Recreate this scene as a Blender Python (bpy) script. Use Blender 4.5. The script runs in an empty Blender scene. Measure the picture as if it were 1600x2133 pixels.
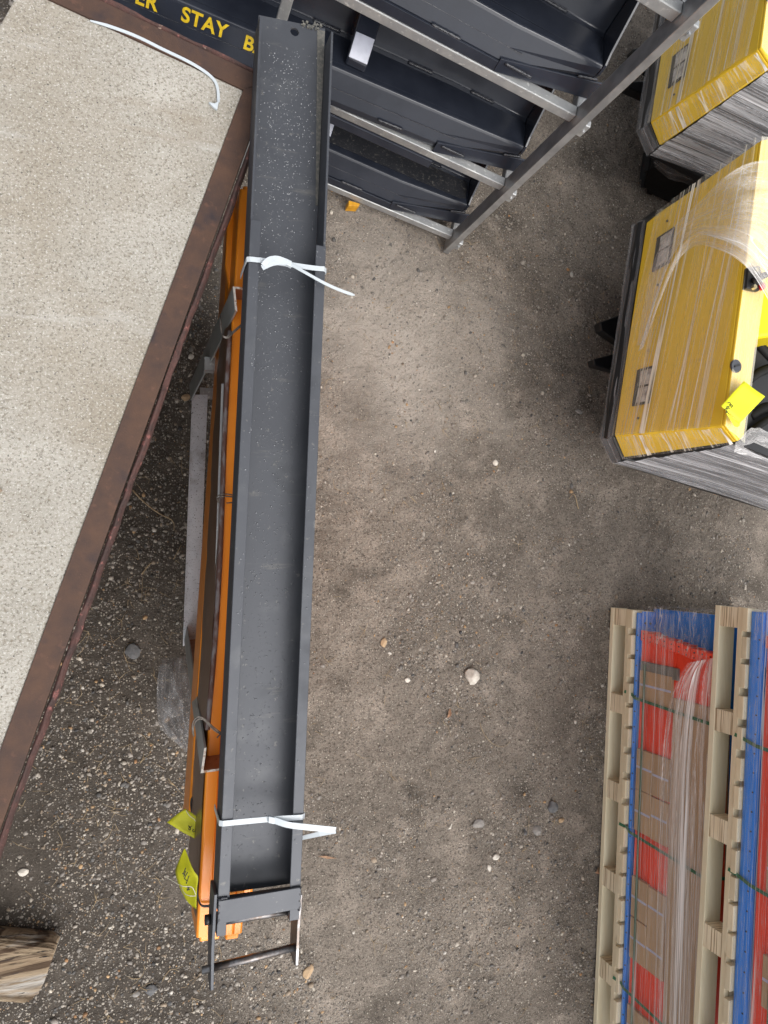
import bpy, math, random
import numpy as np
from mathutils import Vector, Matrix

random.seed(11)
rng = np.random.default_rng(11)
sc = bpy.context.scene
col = sc.collection

# ------------------------------------------------------------------ camera, sky, sun, exposure
F, NX, NY, H = 1400.0, 265.0, 1152.0, 2.8          # focal length (px of a 1600x2133 frame), plumb point, eye height
_n = np.array([NX - 800, -(NY - 1066.5), -F]); _n /= np.linalg.norm(_n)
_z = -_n
_y = np.array([0, 1, 0]) - _z * _z[1]; _y /= np.linalg.norm(_y)
_x = np.cross(_y, _z)
R = np.array([_x, _y, _z])                          # camera -> world

cam_d = bpy.data.cameras.new('camera'); cam = bpy.data.objects.new('camera', cam_d); col.objects.link(cam)
cam_d.sensor_fit = 'VERTICAL'; cam_d.sensor_height = 24.0; cam_d.sensor_width = 18.0
cam_d.lens = F / 2133.0 * 24.0
cam_d.clip_start = 0.05; cam_d.clip_end = 2000
m4 = Matrix([[*R[0], 0], [*R[1], 0], [*R[2], H], [0, 0, 0, 1]])
cam.matrix_world = m4
sc.camera = cam

world = bpy.data.worlds.new('World'); sc.world = world; world.use_nodes = True
wn = world.node_tree.nodes; wl = world.node_tree.links
bg = wn['Background']
sky = wn.new('ShaderNodeTexSky'); sky.sky_type = 'NISHITA'; sky.sun_disc = False
SUN_EL, SUN_ROT = math.radians(56), math.radians(155)
sky.sun_elevation = SUN_EL; sky.sun_rotation = SUN_ROT; sky.dust_density = 6.0; sky.air_density = 1.0
hs = wn.new('ShaderNodeHueSaturation'); hs.inputs['Saturation'].default_value = 0.22
wl.new(sky.outputs[0], hs.inputs['Color']); wl.new(hs.outputs[0], bg.inputs[0])
bg.inputs[1].default_value = 0.15

sun_d = bpy.data.lights.new('sun', 'SUN'); sun = bpy.data.objects.new('sun', sun_d); col.objects.link(sun)
sun_d.energy = 1.0; sun_d.angle = math.radians(100); sun_d.color = (1, .97, .92)
sd = Vector((math.sin(SUN_ROT) * math.cos(SUN_EL), math.cos(SUN_ROT) * math.cos(SUN_EL), math.sin(SUN_EL)))
sun.rotation_euler = sd.to_track_quat('Z', 'Y').to_euler()
sun.location = (0, 0, 30)

sc.view_settings.view_transform = 'Standard'; sc.view_settings.look = 'None'
sc.view_settings.exposure = 0.6; sc.view_settings.gamma = 1.0; sc.view_settings.use_curve_mapping = False
sc.cycles.max_bounces = 8; sc.cycles.transparent_max_bounces = 24
sc.cycles.diffuse_bounces = 3; sc.cycles.glossy_bounces = 4


def P(px, py, z):
    """world point at height z seen at a pixel of the 1600x2133 photograph"""
    d = R @ np.array([px - 800, -(py - 1066.5), -F])
    t = (z - H) / d[2]
    p = np.array([0, 0, H]) + d * t
    return Vector(p)


# ------------------------------------------------------------------ materials
MATS = {}


def _val(nt, v):
    n = nt.nodes.new('ShaderNodeValue'); n.outputs[0].default_value = v; return n.outputs[0]


def pbr(name, c1, c2=None, scale=20, lo=.4, hi=.6, detail=6, rough=.5, rough2=None, metal=0.0, bump=0.0, bscale=60,
        stretch=(1, 1, 1), rot=(0, 0, 0), specks=(), spec=.5, dist=0.002, coat=0.0, attr=None, random_v=0.0, bands=None):
    m = bpy.data.materials.new(name); m.use_nodes = True
    nt = m.node_tree; N = nt.nodes; L = nt.links
    b = N['Principled BSDF']
    b.inputs['Metallic'].default_value = metal; b.inputs['Roughness'].default_value = rough
    b.inputs['Specular IOR Level'].default_value = spec
    b.inputs['Coat Weight'].default_value = coat; b.inputs['Coat Roughness'].default_value = .15
    tc = N.new('ShaderNodeTexCoord'); mp = N.new('ShaderNodeMapping')
    mp.inputs['Scale'].default_value = stretch; mp.inputs['Rotation'].default_value = rot
    L.new(tc.outputs['Object'], mp.inputs['Vector'])
    vec = mp.outputs[0]

    def noise(s, d=detail, v=None, r=.6):
        n = N.new('ShaderNodeTexNoise'); n.inputs['Scale'].default_value = s; n.inputs['Detail'].default_value = d
        n.inputs['Roughness'].default_value = r
        L.new(v or vec, n.inputs['Vector']); return n.outputs['Fac']

    def ramp(src, a, bb):
        n = N.new('ShaderNodeMapRange'); n.inputs['From Min'].default_value = a; n.inputs['From Max'].default_value = bb
        L.new(src, n.inputs['Value']); return n.outputs[0]

    def mix(f, A, B):
        n = N.new('ShaderNodeMix'); n.data_type = 'RGBA'
        L.new(f, n.inputs['Factor'])
        for k, c in (('A', A), ('B', B)):
            i = [s for s in n.inputs if s.name == k and s.type == 'RGBA'][0]
            if isinstance(c, tuple): i.default_value = (*c, 1)
            else: L.new(c, i)
        return [o for o in n.outputs if o.type == 'RGBA'][0]

    c = tuple(c1)
    if attr:
        a = N.new('ShaderNodeAttribute'); a.attribute_name = attr; c = a.outputs['Color']
    if c2 is not None:
        f = ramp(noise(scale), lo, hi)
        c = mix(f, c, tuple(c2))
        if rough2 is not None:
            n = N.new('ShaderNodeMapRange'); n.inputs['To Min'].default_value = rough; n.inputs['To Max'].default_value = rough2
            L.new(f, n.inputs['Value']); L.new(n.outputs[0], b.inputs['Roughness'])
    if bands:
        sc_, cb, blo, bhi, ax = bands
        sx = N.new('ShaderNodeMapping'); sv = [.02, .02, .02]; sv[ax] = 1.0; sx.inputs['Scale'].default_value = sv
        L.new(tc.outputs['Object'], sx.inputs['Vector'])
        f = ramp(noise(sc_, 3, sx.outputs[0]), blo, bhi)
        c = mix(f, c, tuple(cb))
    for sp in specks:
        colr, s, t0, t1, kind = sp
        if kind == 'v':
            n = N.new('ShaderNodeTexVoronoi'); n.inputs['Scale'].default_value = s
            L.new(vec, n.inputs['Vector'])
            f = ramp(n.outputs['Distance'], t1, t0)
        elif kind == 'n2':   # patches gated by a coarse noise
            g = ramp(noise(s * .06, 3), .48, .62)
            f0 = ramp(noise(s, 3), t0, t1)
            mm = N.new('ShaderNodeMath'); mm.operation = 'MULTIPLY'; L.new(g, mm.inputs[0]); L.new(f0, mm.inputs[1]); f = mm.outputs[0]
        elif kind == 's':    # scrapes drawn out along one direction
            sm_ = N.new('ShaderNodeMapping'); sm_.inputs['Rotation'].default_value = (0, 0, .45); sm_.inputs['Scale'].default_value = (.22, 1.6, 1)
            L.new(tc.outputs['Object'], sm_.inputs['Vector']); f = ramp(noise(s, 6, sm_.outputs[0], .7), t0, t1)
        else:
            f = ramp(noise(s, 4), t0, t1)
        c = mix(f, c, tuple(colr))
    if random_v:
        oi = N.new('ShaderNodeObjectInfo'); h = N.new('ShaderNodeHueSaturation')
        mr = N.new('ShaderNodeMapRange'); mr.inputs['To Min'].default_value = 1 - random_v; mr.inputs['To Max'].default_value = 1 + random_v
        L.new(oi.outputs['Random'], mr.inputs['Value']); L.new(mr.outputs[0], h.inputs['Value'])
        if isinstance(c, tuple): h.inputs['Color'].default_value = (*c, 1)
        else: L.new(c, h.inputs['Color'])
        c = h.outputs[0]
    if isinstance(c, tuple): b.inputs['Base Color'].default_value = (*c, 1)
    else: L.new(c, b.inputs['Base Color'])
    if bump:
        bn = N.new('ShaderNodeBump'); bn.inputs['Strength'].default_value = bump; bn.inputs['Distance'].default_value = dist
        L.new(noise(bscale, 5), bn.inputs['Height']); L.new(bn.outputs[0], b.inputs['Normal'])
    MATS[name] = m
    return m


def film_mat(name, streak=(.52, .7), su=40, sv=1.5, base=.10, white=.75, tint=(.9, .9, .92), gloss=.15, lines=.8, lw=1.0, fine=.7):
    """stretch film: mostly clear, with whitish pleats running along v of its own uv map"""
    m = bpy.data.materials.new(name); m.use_nodes = True
    nt = m.node_tree; N = nt.nodes; L = nt.links
    out = N['Material Output']; b = N['Principled BSDF']
    b.inputs['Base Color'].default_value = (*tint, 1); b.inputs['Roughness'].default_value = gloss
    b.inputs['Specular IOR Level'].default_value = .6
    tr = N.new('ShaderNodeBsdfTransparent')
    uv = N.new('ShaderNodeUVMap'); uv.uv_map = 'UVMap'
    mp = N.new('ShaderNodeMapping'); mp.inputs['Scale'].default_value = (su, sv, 1)
    L.new(uv.outputs[0], mp.inputs[0])
    n = N.new('ShaderNodeTexNoise'); n.inputs['Scale'].default_value = 1; n.inputs['Detail'].default_value = 5
    n.inputs['Roughness'].default_value = .7; n.inputs['Distortion'].default_value = .35
    L.new(mp.outputs[0], n.inputs['Vector'])
    n2 = N.new('ShaderNodeTexNoise'); n2.inputs['Scale'].default_value = .22; n2.inputs['Detail'].default_value = 3
    L.new(mp.outputs[0], n2.inputs['Vector'])
    def math_(op, x, y=None):
        q = N.new('ShaderNodeMath'); q.operation = op; q.use_clamp = False
        for k_, w_ in ((0, x), (1, y)):
            if w_ is None: continue
            if isinstance(w_, (int, float)): q.inputs[k_].default_value = w_
            else: L.new(w_, q.inputs[k_])
        return q.outputs[0]

    def ridge(src, width, gain):
        d_ = math_('ABSOLUTE', math_('SUBTRACT', src, .5))
        q = N.new('ShaderNodeMapRange'); q.inputs['From Min'].default_value = width; q.inputs['From Max'].default_value = width * .3
        q.inputs['To Max'].default_value = gain; L.new(d_, q.inputs['Value']); return q.outputs[0]
    n3 = N.new('ShaderNodeTexNoise'); n3.inputs['Scale'].default_value = .55; n3.inputs['Detail'].default_value = 2; n3.inputs['Distortion'].default_value = .25
    L.new(mp.outputs[0], n3.inputs['Vector'])
    ad = math_('MULTIPLY_ADD', n2.outputs['Fac'], .55); ad.node.inputs[2].default_value = 0; L.new(n.outputs['Fac'], ad.node.inputs[2])
    m0 = N.new('ShaderNodeMapRange'); m0.inputs['From Min'].default_value = streak[0] + .27; m0.inputs['From Max'].default_value = streak[1] + .27
    m0.inputs['To Min'].default_value = base; m0.inputs['To Max'].default_value = white
    L.new(ad, m0.inputs['Value'])
    gate = N.new('ShaderNodeMapRange'); gate.inputs['From Min'].default_value = .38; gate.inputs['From Max'].default_value = .6; L.new(n2.outputs['Fac'], gate.inputs['Value'])
    r1 = math_('MULTIPLY', ridge(n3.outputs['Fac'], .036 * lw, lines), gate.outputs[0]); r2 = ridge(n.outputs['Fac'], .022 * lw, lines * fine)
    sm = math_('MAXIMUM', m0.outputs[0], math_('MAXIMUM', r1, r2))

    class mr: outputs = [sm]
    bp = N.new('ShaderNodeBump'); bp.inputs['Strength'].default_value = .5; bp.inputs['Distance'].default_value = .01
    L.new(n.outputs['Fac'], bp.inputs['Height']); L.new(bp.outputs[0], b.inputs['Normal'])
    mx = N.new('ShaderNodeMixShader')
    L.new(mr.outputs[0], mx.inputs[0]); L.new(tr.outputs[0], mx.inputs[1]); L.new(b.outputs[0], mx.inputs[2])
    L.new(mx.outputs[0], out.inputs['Surface'])
    MATS[name] = m
    return m


M = MATS
pbr('concrete', (.30, .282, .245), (.385, .365, .325), scale=6, lo=.35, hi=.7, rough=.92, bump=.7, bscale=170, dist=.004,
    specks=[((.24, .205, .155), 1.6, .50, .72, 'n'), ((.195, .170, .132), 165, .51, .68, 'n'), ((.47, .455, .42), 200, .56, .68, 'n'), ((.14, .125, .10), 210, .56, .68, 'n'),
            ((.44, .43, .41), 6, .57, .80, 's'), ((.24, .20, .15), 4, .58, .78, 's'), ((.07, .065, .06), 55, .05, .12, 'v'), ((.52, .51, .49), 260, .60, .68, 'n')])
pbr('dock_wall', (.085, .075, .065), (.12, .11, .095), scale=5, rough=.95, bump=.4, bscale=90)
pbr('rust_edge', (.052, .032, .026), (.082, .045, .030), scale=18, lo=.35, hi=.65, rough=.75, bump=.35, bscale=260, dist=.002, spec=.3,
    specks=[((.105, .054, .038), 45, .60, .74, 'n'), ((.032, .024, .026), 9, .56, .70, 'n'), ((.16, .075, .055), 340, .66, .74, 'n')])
pbr('rust_bead', (.050, .031, .028), (.085, .042, .036), scale=30, rough=.75, bump=.8, bscale=120, dist=.004, spec=.3,
    specks=[((.22, .09, .08), 50, .60, .68, 'n'), ((.42, .31, .25), 26, .70, .76, 'n')])
pbr('fork_paint', (.052, .056, .066), (.066, .071, .082), scale=6, lo=.35, hi=.7, rough=.42, rough2=.55, bump=.04, bscale=400, spec=.5, metal=.3,
    specks=[((.095, .10, .107), 9, .56, .84, 'n'), ((.034, .037, .044), 6, .58, .8, 'n'), ((.12, .12, .118), 75, .645, .70, 'n'), ((.10, .10, .10), 16, .62, .70, 's')])
pbr('fork_paint_dusty', (.075, .075, .07), (.15, .14, .12), scale=120, lo=.45, hi=.7, rough=.9)
pbr('bare_steel', (.25, .25, .26), (.12, .10, .09), scale=30, rough=.35, metal=.9, bump=.1, bscale=200)
pbr('black_steel', (.016, .019, .028), (.022, .026, .037), scale=5, rough=.14, rough2=.26, bump=.05, bscale=220, spec=.42,
    specks=[((.03, .031, .036), 9, .62, .9, 'n')])
pbr('weld', (.018, .02, .027), rough=.16, bump=.8, bscale=160, dist=.004, spec=.7)
pbr('black_dusty', (.014, .015, .019), (.020, .021, .025), scale=12, rough=.5, bump=.4, bscale=120,
    specks=[((.14, .135, .12), 70, .58, .72, 'n'), ((.22, .21, .19), 150, .62, .72, 'n')])
pbr('galvanised', (.42, .43, .43), (.32, .33, .34), scale=14, rough=.35, rough2=.5, metal=.55, bump=.08, bscale=120,
    specks=[((.62, .63, .62), 60, .6, .7, 'n'), ((.30, .22, .15), 5, .70, .85, 'n')])
pbr('galvanised_post', (.46, .47, .48), (.34, .35, .36), scale=14, rough=.32, metal=.7, bump=.06, bscale=120)
pbr('galvanised_dirty', (.66, .69, .74), (.56, .59, .64), scale=14, rough=.4, metal=.25, bump=.1, bscale=120,
    specks=[((.03, .022, .018), 150, .61, .66, 'n'), ((.05, .035, .03), 260, .64, .68, 'n'), ((.09, .05, .035), 6, .62, .8, 'n')])
pbr('angle_steel', (.36, .385, .385), (.44, .46, .455), scale=25, rough=.42, metal=.4, bump=.1, stretch=(1, 1, .3),
    specks=[((.10, .055, .035), 12, .60, .78, 'n')])
pbr('angle_rust', (.46, .25, .16), (.32, .15, .085), scale=9, rough=.5, metal=.55, bump=.1,
    specks=[((.10, .035, .02), 50, .64, .72, 'n')])
pbr('angle_cut', (.62, .58, .52), (.35, .2, .12), scale=90, lo=.5, hi=.6, rough=.6)
pbr('rusty_rod', (.085, .04, .03), (.16, .14, .14), scale=60, lo=.48, hi=.6, rough=.7, bump=.6, bscale=180, stretch=(1, .4, 1))
pbr('orange_paint', (.84, .27, .020), (.88, .30, .028), scale=5, rough=.30, bump=.03, bscale=300, spec=.5,
    specks=[((.30, .10, .02), 30, .74, .80, 'n'), ((.76, .235, .018), 4, .6, .8, 'n')])
pbr('brown_shade_sheet', (.105, .050, .026), (.14, .07, .038), scale=8, rough=.28, spec=.6, stretch=(1, .4, 2), bump=.2, bscale=70)  # shaded orange of the beam sides, put into a brown colour
pbr('sky_glint_plate', (.40, .42, .50), (.34, .36, .43), scale=20, rough=.25, spec=.7)  # sky reflection painted as a pale colour
pbr('tie_plastic', (.46, .50, .53), rough=.35, spec=.5)
pbr('wire', (.12, .10, .085), (.22, .2, .18), scale=100, rough=.45, metal=.8)
pbr('black_wire', (.01, .01, .01), rough=.5)
pbr('tag_card', (.56, .55, .008), (.50, .50, .008), scale=12, rough=.6)
pbr('tag_card_bright', (.86, .86, .015), (.80, .82, .012), scale=12, rough=.6)
pbr('ink', (.02, .022, .02), rough=.6)
pbr('thread', (.78, .74, .6), rough=.8)
pbr('yellow_letters', (.62, .44, .012), (.5, .34, .012), scale=60, rough=.45)
pbr('machine_yellow', (.90, .62, .045), (.87, .59, .04), scale=3, rough=.35, spec=.5)
pbr('tank_yellow', (.82, .62, .004), rough=.25, spec=.5)
pbr('machine_black', (.007, .007, .008), (.011, .011, .012), scale=6, rough=.4, spec=.5)
pbr('rubber', (.006, .006, .006), (.010, .010, .010), scale=40, rough=.7, bump=.4, spec=.25)
pbr('lamp_lens', (.30, .28, .27), (.62, .60, .57), scale=25, rough=.12, spec=.8)
pbr('lamp_frame', (.02, .02, .021), rough=.35)
pbr('cap_grey', (.055, .06, .07), rough=.4)
pbr('red_knob', (.55, .004, .015), rough=.25)
pbr('bolt', (.62, .56, .36), rough=.3, metal=.8)
pbr('pine', (.78, .68, .49), (.70, .59, .40), scale=9, rough=.75, stretch=(4, .25, 4), bump=.15, bscale=60,
    specks=[((.34, .24, .12), 7, .70, .78, 'n')], random_v=.12)
pbr('pine_smooth', (.82, .74, .55), (.75, .66, .46), scale=7, rough=.7, stretch=(4, .22, 4),
    specks=[((.26, .18, .10), 9, .70, .74, 'n'), ((.55, .45, .30), 3, .60, .7, 'n')], random_v=.1)
pbr('ply', (.82, .72, .53), (.75, .64, .45), scale=10, rough=.8, stretch=(.6, .6, 3), bands=(150, (.38, .27, .16), .50, .62, 2), random_v=.1, bump=.2, bscale=200)
pbr('blue_steel', (.016, .19, .68), (.02, .21, .72), scale=4, rough=.28, spec=.5, random_v=.08)
pbr('red_steel', (.90, .065, .024), (.86, .06, .022), scale=4, rough=.38, spec=.45, random_v=.1)
pbr('dark_hole', (.01, .01, .012), rough=.9)
pbr('cardboard', (.46, .305, .175), (.42, .275, .155), scale=5, rough=.85, stretch=(1, 1, 6), random_v=.08)
pbr('grey_card', (.19, .175, .155), (.15, .14, .12), scale=5, rough=.7)
pbr('pack_tape', (.46, .47, .62), rough=.3)
pbr('green_strap', (.02, .105, .045), (.03, .13, .06), scale=60, rough=.4, spec=.5)
pbr('weathered_wood', (.19, .135, .085), (.29, .225, .15), scale=30, lo=.38, hi=.62, rough=.95, stretch=(.10, 1.0, 1.0), bump=1.0, bscale=60, dist=.01,
    bands=(45, (.06, .036, .02), .53, .60, 1), specks=[((.32, .30, .27), 9, .53, .60, 'n'), ((.20, .15, .10), 60, .55, .66, 'n'), ((.04, .026, .018), 40, .59, .64, 'n'), ((.012, .008, .006), 70, .62, .655, 'n')])
pbr('white_stone', (.62, .58, .52), (.50, .46, .40), scale=60, rough=.85, bump=.5, bscale=120)
pbr('tan_stone', (.42, .29, .17), (.34, .24, .15), scale=60, rough=.85, bump=.5, bscale=120)
pbr('grey_stone', (.27, .25, .23), (.20, .19, .18), scale=60, rough=.85, bump=.5, bscale=120)
pbr('dark_stone', (.09, .09, .095), (.14, .14, .14), scale=60, rough=.85, bump=.5, bscale=120)
pbr('gravel', (.3, .28, .25), attr='Col', rough=.85, specks=[((.17, .15, .13), 260, .55, .75, 'n')])
pbr('twig', (.40, .31, .19), (.25, .18, .11), scale=50, rough=.8)
pbr('dry_leaf', (.30, .17, .10), (.22, .12, .07), scale=60, rough=.8)
pbr('bark', (.21, .12, .07), (.30, .19, .12), scale=90, rough=.9)
pbr('shoe', (.22, .16, .115), (.27, .21, .155), scale=30, rough=.7)
pbr('yellow_block', (.60, .30, .012), (.45, .2, .01), scale=30, rough=.5)
pbr('drop', (.085, .09, .10), rough=.04, spec=1.0)
film_mat('film_load', streak=(.62, .86), su=22, sv=1.3, base=.035, white=.35, tint=(.95, .93, .92), lines=.6, lw=.6)
film_mat('film_load_dense', streak=(.44, .70), su=15, sv=1.3, base=.07, white=.80, tint=(.97, .94, .92), lines=.95)
film_mat('film_panel', streak=(.56, .92), su=20, sv=.9, base=.10, white=.26, tint=(1, .95, .80), lines=1.0, lw=1.0, fine=.3)
film_mat('film_side', streak=(.46, .80), su=34, sv=1.6, base=.20, white=.62, tint=(.90, .90, .93), lines=.85, lw=1.3)
film_mat('film_chamfer', streak=(.60, .86), su=26, sv=.35, base=.05, white=.5, tint=(1, .96, .85), lines=1.0, fine=.4)
film_mat('film_top', streak=(.50, .85), su=5, sv=3, base=.30, white=.55, tint=(.95, .90, .74), lines=.6, lw=.7)
film_mat('film_drape', streak=(.42, .86), su=7, sv=2.6, base=.20, white=.62, tint=(.84, .82, .80), lines=.9, lw=.8, fine=.5)
film_mat('film_scrap', streak=(.50, .74), su=5, sv=4.0, base=.22, white=.42, tint=(.30, .30, .31), gloss=.07, lines=.45)
film_mat('film_grey', streak=(.50, .78), su=12, sv=1.0, base=.14, white=.36, tint=(.5, .5, .52), lines=.55)


# ------------------------------------------------------------------ mesh helpers
class MB:
    def __init__(s): s.v = []; s.f = []; s.uv = None

    def add(s, vs, fs):
        o = len(s.v); s.v += [tuple(v) for v in vs]; s.f += [tuple(i + o for i in f) for f in fs]; return s

    def box(s, c, ax, ay, az):
        """centre and three half-axis vectors"""
        c = Vector(c); ax = Vector(ax); ay = Vector(ay); az = Vector(az)
        vs = [c + ax * i + ay * j + az * k for k in (-1, 1) for j in (-1, 1) for i in (-1, 1)]
        return s.add(vs, [(0, 2, 3, 1), (4, 5, 7, 6), (0, 1, 5, 4), (2, 6, 7, 3), (0, 4, 6, 2), (1, 3, 7, 5)])

    def prism(s, poly, off):
        """closed polygon (3d points) pushed along off"""
        n = len(poly); off = Vector(off)
        vs = [Vector(p) for p in poly] + [Vector(p) + off for p in poly]
        fs = [tuple(range(n - 1, -1, -1)), tuple(range(n, 2 * n))]
        fs += [(i, (i + 1) % n, n + (i + 1) % n, n + i) for i in range(n)]
        return s.add(vs, fs)

    def loft(s, rings, close=True, caps=True):
        n = len(rings[0]); vs = [p for r in rings for p in r]; fs = []
        for k in range(len(rings) - 1):
            for i in range(n if close else n - 1):
                j = (i + 1) % n
                fs.append((k * n + i, k * n + j, (k + 1) * n + j, (k + 1) * n + i))
        if caps and close:
            fs.append(tuple(range(n - 1, -1, -1))); o = (len(rings) - 1) * n; fs.append(tuple(o + i for i in range(n)))
        return s.add(vs, fs)

    def tube(s, pts, r, n=8, rx=None):
        pts = [Vector(p) for p in pts]; rings = []
        for i, p in enumerate(pts):
            t = (pts[min(i + 1, len(pts) - 1)] - pts[max(i - 1, 0)]).normalized()
            up = Vector((0, 0, 1)) if abs(t.z) < .9 else Vector((1, 0, 0))
            a = t.cross(up).normalized(); b = a.cross(t).normalized()
            rr = r[i] if isinstance(r, (list, tuple)) else r
            rings.append([p + (a * math.cos(q) + b * math.sin(q)) * rr for q in [2 * math.pi * k / n for k in range(n)]])
        return s.loft(rings)

    def ribbon(s, pts, w, th, sides):
        """flat strap: centre points, width, thickness, width-direction vectors"""
        pts = [Vector(p) for p in pts]; rings = []
        for i, p in enumerate(pts):
            t = (pts[min(i + 1, len(pts) - 1)] - pts[max(i - 1, 0)]).normalized()
            a = Vector(sides[i] if isinstance(sides, list) else sides); a = (a - t * a.dot(t)).normalized(); b = a.cross(t).normalized()
            ww = w[i] if isinstance(w, list) else w
            rings.append([p - a * ww / 2 - b * th / 2, p + a * ww / 2 - b * th / 2, p + a * ww / 2 + b * th / 2, p - a * ww / 2 + b * th / 2])
        return s.loft(rings)

    def cyl(s, c, ax, r, h, n=20):
        ax = Vector(ax).normalized(); return s.tube([Vector(c) - ax * h / 2, Vector(c) + ax * h / 2], r, n)

    def build(s, name, mat, parent=None, loc=None, smooth=False, bevel=0, seg=2):
        """one mesh object; vertices are in world space, its origin sits at loc or at its root's origin"""
        o0 = Vector(loc) if loc is not None else (ROOT[parent.name] if parent else Vector((0, 0, 0)))
        me = bpy.data.meshes.new(name)
        me.from_pydata([(v[0] - o0.x, v[1] - o0.y, v[2] - o0.z) for v in s.v], [], s.f)
        if s.uv is not None:
            ul = me.uv_layers.new(name='UVMap'); li = np.array([l.vertex_index for l in me.loops])
            ul.data.foreach_set('uv', np.array(s.uv)[li].ravel())
        me.materials.append(M[mat] if isinstance(mat, str) else mat)
        if smooth:
            me.polygons.foreach_set('use_smooth', [True] * len(me.polygons))
        me.update()
        o = bpy.data.objects.new(name, me); col.objects.link(o)
        if parent: o.parent = parent
        else: o.location = o0
        ROOT[o.name] = o0
        if bevel:
            bm = o.modifiers.new('bevel', 'BEVEL'); bm.width = bevel; bm.segments = seg; bm.limit_method = 'ANGLE'; bm.angle_limit = math.radians(35)
        return o


ROOT = {}


def tag(o, label=None, cat=None, group=None, kind=None):
    if label: o['label'] = label
    if cat: o['category'] = cat
    if group: o['group'] = group
    if kind: o['kind'] = kind
    return o


def thing(name, loc, label, cat, group=None):
    o = bpy.data.objects.new(name, None); col.objects.link(o); o.location = loc; o.empty_display_size = .1
    ROOT[o.name] = Vector(loc)
    return tag(o, label, cat, group)


def copy_tree(o, parent=None):
    c = o.copy(); col.objects.link(c)
    if parent: c.parent = parent
    for ch in list(o.children): copy_tree(ch, c)
    return c


def vnoise(x, y, freq, seed):
    r = np.random.default_rng(seed); G = r.random((256, 256))
    X = np.asarray(x) * freq; Y = np.asarray(y) * freq
    xi = np.floor(X).astype(int); yi = np.floor(Y).astype(int); fx = X - xi; fy = Y - yi
    fx = fx * fx * (3 - 2 * fx); fy = fy * fy * (3 - 2 * fy)
    g = lambda a, b: G[a % 256, b % 256]
    return (g(xi, yi) * (1 - fx) + g(xi + 1, yi) * fx) * (1 - fy) + (g(xi, yi + 1) * (1 - fx) + g(xi + 1, yi + 1) * fx) * fy


def patch(fn, nu, nv, mb=None, amp=0.0, nrm=(0, 0, 1), freq=(30, 4), seed=1, ulen=1.0, vlen=1.0):
    """sheet fn(u, v) -> point, pleated by stretched noise, with a uv map"""
    mb = mb or MB(); us = np.linspace(0, 1, nu); vs = np.linspace(0, 1, nv); o = len(mb.v); nrm = Vector(nrm)
    if mb.uv is None: mb.uv = []
    for v in vs:
        w = (vnoise(us, np.full_like(us, v), 1, seed) * 0)
        w = (vnoise(us * freq[0], np.full_like(us, v * freq[1]), 1, seed) - .5) * 2 + (vnoise(us * freq[0] * 2.7, np.full_like(us, v * freq[1] * 1.7), 1, seed + 1) - .5)
        for i, u in enumerate(us):
            p = Vector(fn(u, v)) + nrm * float(w[i]) * amp
            mb.v.append(tuple(p)); mb.uv.append((u * ulen, v * vlen))
    for b in range(nv - 1):
        for a in range(nu - 1):
            mb.f.append((o + b * nu + a, o + b * nu + a + 1, o + (b + 1) * nu + a + 1, o + (b + 1) * nu + a))
    return mb


def lerp(a, b, t): return a + (b - a) * t


def quad4(a, b, c, d):
    a, b, c, d = map(Vector, (a, b, c, d))
    return lambda u, v: a * (1 - u) * (1 - v) + b * u * (1 - v) + c * u * v + d * (1 - u) * v


def poly_at(pts, t):
    """point on a polyline, t in 0..1, smooth (catmull)"""
    n = len(pts) - 1; k = min(int(t * n), n - 1); f = t * n - k
    p0 = pts[max(k - 1, 0)]; p1 = pts[k]; p2 = pts[k + 1]; p3 = pts[min(k + 2, n)]
    return .5 * ((2 * p1) + (p2 - p0) * f + (2 * p0 - 5 * p1 + 4 * p2 - p3) * f * f + (3 * p1 - p0 - 3 * p2 + p3) * f ** 3)


def smooth_line(pts, n): return [poly_at([Vector(p) for p in pts], i / (n - 1)) for i in range(n)]


UP = Vector((0, 0, 1))

# ------------------------------------------------------------------ ground
def ground_h(x, y):
    return ((vnoise(x, y, 1.3, 3) - .5) * .018 + (vnoise(x, y, 5, 4) - .5) * .010 + (vnoise(x, y, 17, 5) - .5) * .007
            + (vnoise(x, y, 45, 6) - .5) * .006 + (vnoise(x, y, 95, 16) - .5) * .004) - .010


def axis_coords(lo, hi, step, far):
    a = np.arange(lo, hi, step); out = []; d = step; p = hi
    while p < far: out.append(p); d *= 1.35; p += d
    out.append(far); neg = []; d = step; p = lo - step
    while p > -far: neg.append(p); d *= 1.35; p -= d
    neg.append(-far)
    return np.array(neg[::-1] + list(a) + out)


gx = axis_coords(-.9, 3.1, .0085, 300); gy = axis_coords(-2.3, 2.7, .0085, 300)
GX, GY = np.meshgrid(gx, gy)
GZ = ground_h(GX, GY)
inn = (np.abs(GX - 1.1) < 2.2) & (np.abs(GY - .2) < 2.8)
GZ = np.where(inn, GZ, -.01)
nx_, ny_ = len(gx), len(gy)
gv = np.stack([GX, GY, GZ], -1).reshape(-1, 3)
ii = (np.arange(ny_ - 1)[:, None] * nx_ + np.arange(nx_ - 1)[None, :]).ravel()
gf = np.stack([ii, ii + 1, ii + 1 + nx_, ii + nx_], -1)


def np_mesh(name, v, f):
    k = f.shape[1]; me = bpy.data.meshes.new(name)
    me.vertices.add(len(v)); me.vertices.foreach_set('co', v.astype(np.float32).ravel())
    me.loops.add(f.size); me.loops.foreach_set('vertex_index', f.astype(np.int32).ravel())
    me.polygons.add(len(f)); me.polygons.foreach_set('loop_start', np.arange(0, f.size, k, dtype=np.int32))
    me.update(calc_edges=True); me.validate()
    return me


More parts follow.
